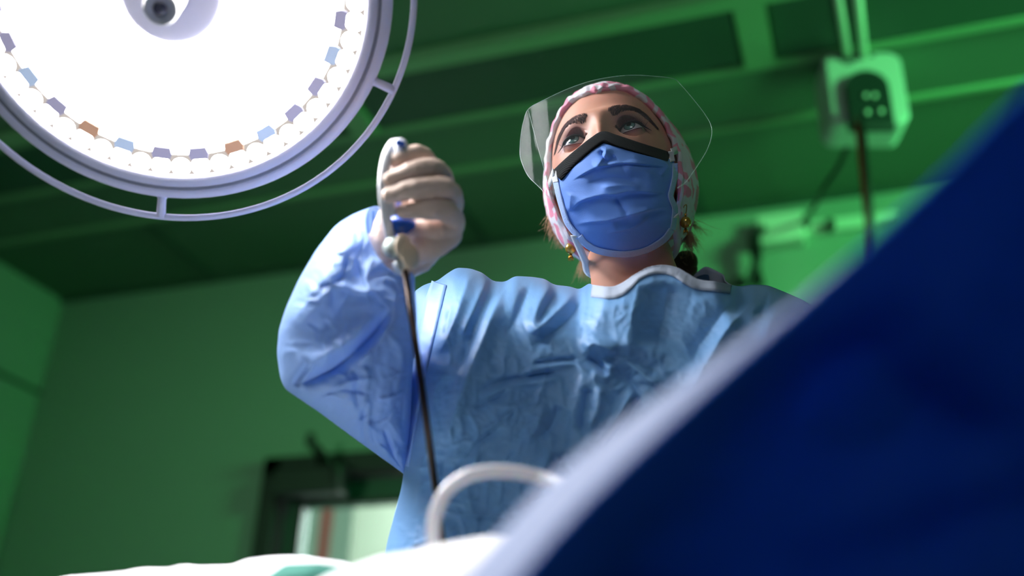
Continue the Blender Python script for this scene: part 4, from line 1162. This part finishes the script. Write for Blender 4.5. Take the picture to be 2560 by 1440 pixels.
# the other glove: relaxed, palm down over the drape
dL = wrL-elL; dL /= np.linalg.norm(dL); sL = np.cross(dL, zW); sL /= np.linalg.norm(sL); uL = np.cross(sL, dL)
gl = MB(); hb_ = lambda x, y, z: wrL+sL*x+dL*y+uL*z
gl.caps([hb_(0, -.05, 0), hb_(0, .0, 0)], .027, 24)
for x in (-.028, -.010, .010, .027): gl.caps([hb_(x*.5, .0, 0), hb_(x*.9, .045, .002), hb_(x, .085, 0)], [.018, .0145, .012], 18)
for x, l_, c_ in ((-.030, .060, .6), (-.010, .078, .5), (.010, .082, .5), (.029, .072, .45)):
    pts = [hb_(x, .085, .0), hb_(x*1.1, .085+l_*.5, -.006*c_*2), hb_(x*1.15, .085+l_*.8, -.030*c_), hb_(x*1.12, .085+l_*.98, -.058*c_)]
    gl.caps(spline(pts, 14), np.linspace(.0105, .0080, 14), 16)
gl.caps(spline([hb_(.026, .012, -.006), hb_(.048, .040, -.016), hb_(.056, .070, -.024), hb_(.054, .094, -.032)], 14), np.linspace(.0150, .0095, 14), 16)
g2 = gl.build('glove', M['glove'], person)
rm = g2.modifiers.new('fuse', 'REMESH'); rm.mode = 'VOXEL'; rm.voxel_size = .0015; rm.use_smooth_shade = True
sm_ = g2.modifiers.new('soften', 'SMOOTH'); sm_.factor = .5; sm_.iterations = 4

# ================================================================== LAPAROSCOPIC INSTRUMENT
ins = empty('laparoscopic_instrument', P(1108, 1360, .84), 'white and blue handled instrument with a long thin shaft, held upright in the glove', 'instrument')
hp_ = spline([P(*q) for q in [(1000, 358, .892), (984, 366, .880), (968, 395, .868), (960, 440, .862), (959, 490, .862), (965, 540, .866), (974, 585, .872), (982, 612, .876)]], 60)
V, F = capsule(hp_, np.interp(np.linspace(0, 1, 60), [0, .12, .3, .6, 1], [.0042, .0060, .0048, .0044, .0040]), 24)
mk('handle', V, F, M['plastic_white'], ins)
V, F = capsule([P(1000, 366, .878), P(1002, 380, .874), P(992, 402, .870)], [.0072, .0078, .0052], 24); mk('handle_head', V, F, M['plastic_white'], ins)
MB().caps([P(994, 356, .866), P(1006, 360, .8665)], .0024, 12).build('thumb_switch', M['plastic_blue'], ins)
MB().caps(spline([P(*q) for q in [(990, 500, .888), (992, 535, .886), (996, 580, .884)]], 12), [.0050]*12, 16).build('inner_lever', M['plastic_blue'], ins)
MB().caps([P(992, 562, .876), P(1012, 566, .874), P(1022, 560, .876)], [.0078, .0078, .0060], 20).build('trigger', M['plastic_blue'], ins)
MB().caps([P(975, 470, .862), P(980, 530, .866)], .0040, 14).build('ratchet', M['plastic_white'], ins)
def disc(c, nrm, r_, t, name, m, n=36):
    nrm = nrm/np.linalg.norm(nrm); pr = [(r_*.2, -t*1.3), (r_*.6, -t), (r_*.93, -t*.7), (r_, 0), (r_*.93, t*.7), (r_*.6, t), (r_*.2, t*1.3)]
    a1 = np.cross(nrm, A3(0, 0, 1)); a1 /= np.linalg.norm(a1); a2 = np.cross(nrm, a1); a = np.linspace(0, 2*np.pi, n, endpoint=False)
    V = np.concatenate([c+nrm*h+np.outer(np.cos(a), a1)*q*(1)+np.outer(np.sin(a), a2)*q for q, h in pr]); V = np.vstack([V, c+nrm*pr[0][1], c+nrm*pr[-1][1]]); k = len(pr)*n
    return mk(name, V, gridf(len(pr), n, 0, True)+[[(j+1) % n, j, k] for j in range(n)]+[[(len(pr)-1)*n+j, (len(pr)-1)*n+(j+1) % n, k+1] for j in range(n)], m, ins)
shd = P(1108, 1360, .84)-P(1014, 690, .865); shd /= np.linalg.norm(shd)
disc(P(984, 620, .866), -f_*.85-R_*.5+U_*.1, .0098, .0045, 'rotation_knob', mat('matte_steel', lin((150, 162, 160)), .5, metal=.6))
disc(P(1008, 616, .858), R_*.8-f_*.5+U_*.0, .0105, .0022, 'flange', M['cream'])
disc(P(1025, 640, .860), R_*.85-f_*.45+U_*.15, .0118, .0024, 'flange', M['cream'])
disc(P(1000, 668, .868), -f_*.8-R_*.6-U_*.2, .0070, .003, 'valve', M['chrome'])
MB().caps([P(1000, 600, .872), P(1008, 650, .868), P(1014, 690, .865)], [.0045, .0042, .0032], 16).build('neck_joint', M['cream'], ins)
MB().tube([P(1012, 676, .865), P(1052, 950, .850), P(1108, 1362, .835)], .0029, 20).build('shaft', M['shaft'], ins)

# ================================================================== CLEAR TUBING
tb = MB().tube(spline([P(*q) for q in [(1090, 1420, .70), (1084, 1350, .70), (1088, 1290, .70), (1115, 1230, .705), (1165, 1192, .71), (1225, 1179, .715), (1295, 1182, .72), (1365, 1198, .72), (1440, 1222, .70), (1520, 1262, .68), (1600, 1330, .66)]], 90), .0049, 20)
tb = tb.build('tubing', mat('silicone_tube', lin((232, 232, 240)), .2, sss=.2, coat=.4))
tag(tb, 'arched loop of whitish silicone tubing standing on the white drape', 'tube')

# ================================================================== TABLE, PATIENT DRAPES
tz = .735
tab = empty('operating_table', (-.35, .62, 0), 'operating table under the white drapes', 'table')
tc_ = A3(-.24, .55, 0); 
bevel(MB().box(tc_+A3(0, 0, tz-.04), .95, .17, .04, r0, np.cross(zW, r0), zW).build('table_top', M['black'], tab, False), .01)
MB().tube([tc_+A3(0, 0, .08), tc_+A3(0, 0, tz-.07)], .09, 24).build('column', M['chrome'], tab)
bevel(MB().box(tc_+A3(0, 0, .045), .30, .18, .045, r0, np.cross(zW, r0), zW).build('base', M['lamp_shell'], tab, False), .015)
def mound(name, top, m, Rn, Rf, drop, seed, label, cat, n=120):
    """cloth lying over a long rounded form: ridge given as (px,py,depth)"""
    rg = spline([list(P(*q)) for q in top], n); V = []; na = 40
    ang = np.r_[np.linspace(-1, 1, na)]
    for i in range(n):
        a = ang*np.pi/2
        off = np.where(ang < 0, Rn, Rf)*np.sin(a); zz = (np.cos(a)-1)*np.where(ang < 0, Rn, Rf)*1.0
        row = rg[i]+np.outer(off, -bh)+np.outer(zz, zW)
        row = np.vstack([row[0]-zW*drop, row[0]-zW*drop*.5, row, row[-1]-zW*drop*.5, row[-1]-zW*drop]); V.append(row)
    V = np.array(V); nn_ = V.reshape(-1, 3)
    amp = .010*fbm(nn_*9, 2, seed)+.004*(1-np.abs(vnoise(nn_*A3(40, 40, 18), seed+5)))
    prot = np.exp(-((np.arange(V.shape[1])-na/2-2)/5.0)**2); amp = amp.reshape(V.shape[:2])*(1-.92*prot)[None]
    V = V+(-f_*0+bh)[None, None]*amp[..., None]+zW*(amp*.5)[..., None]
    o = mk(name, V.reshape(-1, 3), gridf(n, V.shape[1]), m, None); solid(o, .0015, -1); return tag(o, label, cat)
mound('patient_drape', [(-400, 1500, .95), (0, 1474, .88), (150, 1460, .88), (250, 1448, .88), (400, 1434, .875), (520, 1423, .87), (590, 1419, .87), (640, 1406, .86), (700, 1401, .86), (770, 1402, .855), (850, 1410, .85), (930, 1430, .845)],
      M['drape_white'], .06, .10, .25, 3, 'white drape spread over the patient along the lower left edge', 'drape')
mound('patient_drape', [(640, 1560, .62), (740, 1502, .63), (800, 1465, .64), (860, 1438, .65), (960, 1411, .66), (1030, 1401, .66), (1110, 1386, .66), (1200, 1371, .655), (1290, 1356, .65), (1380, 1340, .64), (1500, 1320, .62), (1700, 1315, .60), (1900, 1330, .58)],
      M['drape_white'], .08, .08, .20, 8, 'brightly lit white drape mound in front of the gown, beside the blue drape', 'drape')
o = mound('green_towel', [(560, 1540, .78), (640, 1500, .78), (690, 1462, .78), (735, 1436, .775), (830, 1430, .77), (900, 1440, .76), (960, 1465, .75)],
      M['drape_green'], .03, .05, .12, 14, 'small green surgical towel folded between the two white drapes', 'towel', 60)

# ================================================================== BLUE FOREGROUND DRAPE
ln_ = spline([(2950, -90), (2560, 262), (2400, 424), (2200, 614), (2000, 796), (1800, 972), (1600, 1155), (1450, 1303), (1330, 1440), (1150, 1660)], 140)
T_ = np.gradient(ln_, axis=0); T_ /= np.linalg.norm(T_, axis=1)[:, None]; N_ = np.stack([-T_[:, 1], T_[:, 0]], 1)
if N_[70]@np.array([1, 1]) < 0: N_ = -N_
dl0 = np.interp(np.arange(140), [0, 139], [.42, .37])
tt_ = np.r_[np.linspace(0, 1, 60)**1.3*1900]
bx_ = ln_[:, None, 0]+N_[:, None, 0]*tt_; by_ = ln_[:, None, 1]+N_[:, None, 1]*tt_
wv = .012*fbm(np.stack([bx_/420+by_/500, by_/420-bx_/900, bx_*0], -1), 2, 51)
dB = dl0[:, None]-.00001*tt_[None]+wv*np.clip(tt_/200, 0, 1)[None]
fr_ = P(bx_, by_, dB)
roll = []
Wc = P(ln_[:, 0], ln_[:, 1], dl0)
for k in range(1, 9):
    a = k/8*np.pi
    off = .0035
    roll.append(Wc-(N_[:, 0][:, None]*R_-N_[:, 1][:, None]*U_)*off*np.sin(a)+f_*off*(1-np.cos(a))*1.0)
bk = [roll[-1]+(N_[:, 0][:, None]*R_-N_[:, 1][:, None]*U_)*q+f_*.0 for q in (.05, .12, .25)]
full = np.concatenate([np.stack(bk[::-1]+roll[::-1]), fr_.transpose(1, 0, 2)])
bd_ = mk('blue_drape', full.reshape(-1, 3), gridf(len(full), 140), M['drape_blue'], None)
tag(bd_, 'dark blue surgical drape hanging diagonally across the lower right foreground', 'drape')
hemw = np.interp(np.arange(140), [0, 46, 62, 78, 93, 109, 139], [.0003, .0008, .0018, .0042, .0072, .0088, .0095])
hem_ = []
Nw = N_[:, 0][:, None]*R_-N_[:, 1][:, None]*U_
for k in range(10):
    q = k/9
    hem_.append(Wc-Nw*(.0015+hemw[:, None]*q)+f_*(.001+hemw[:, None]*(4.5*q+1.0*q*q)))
hm2 = mk('hem', np.stack(hem_).reshape(-1, 3), gridf(10, 140), M['drape_lit_rim'], bd_); solid(hm2, .001, 0)  # pale tapering strip stands in for the drape's lamp-lit rim
hm2['label'] = 'strip along the top edge, coloured pale as if lit by the lamp'
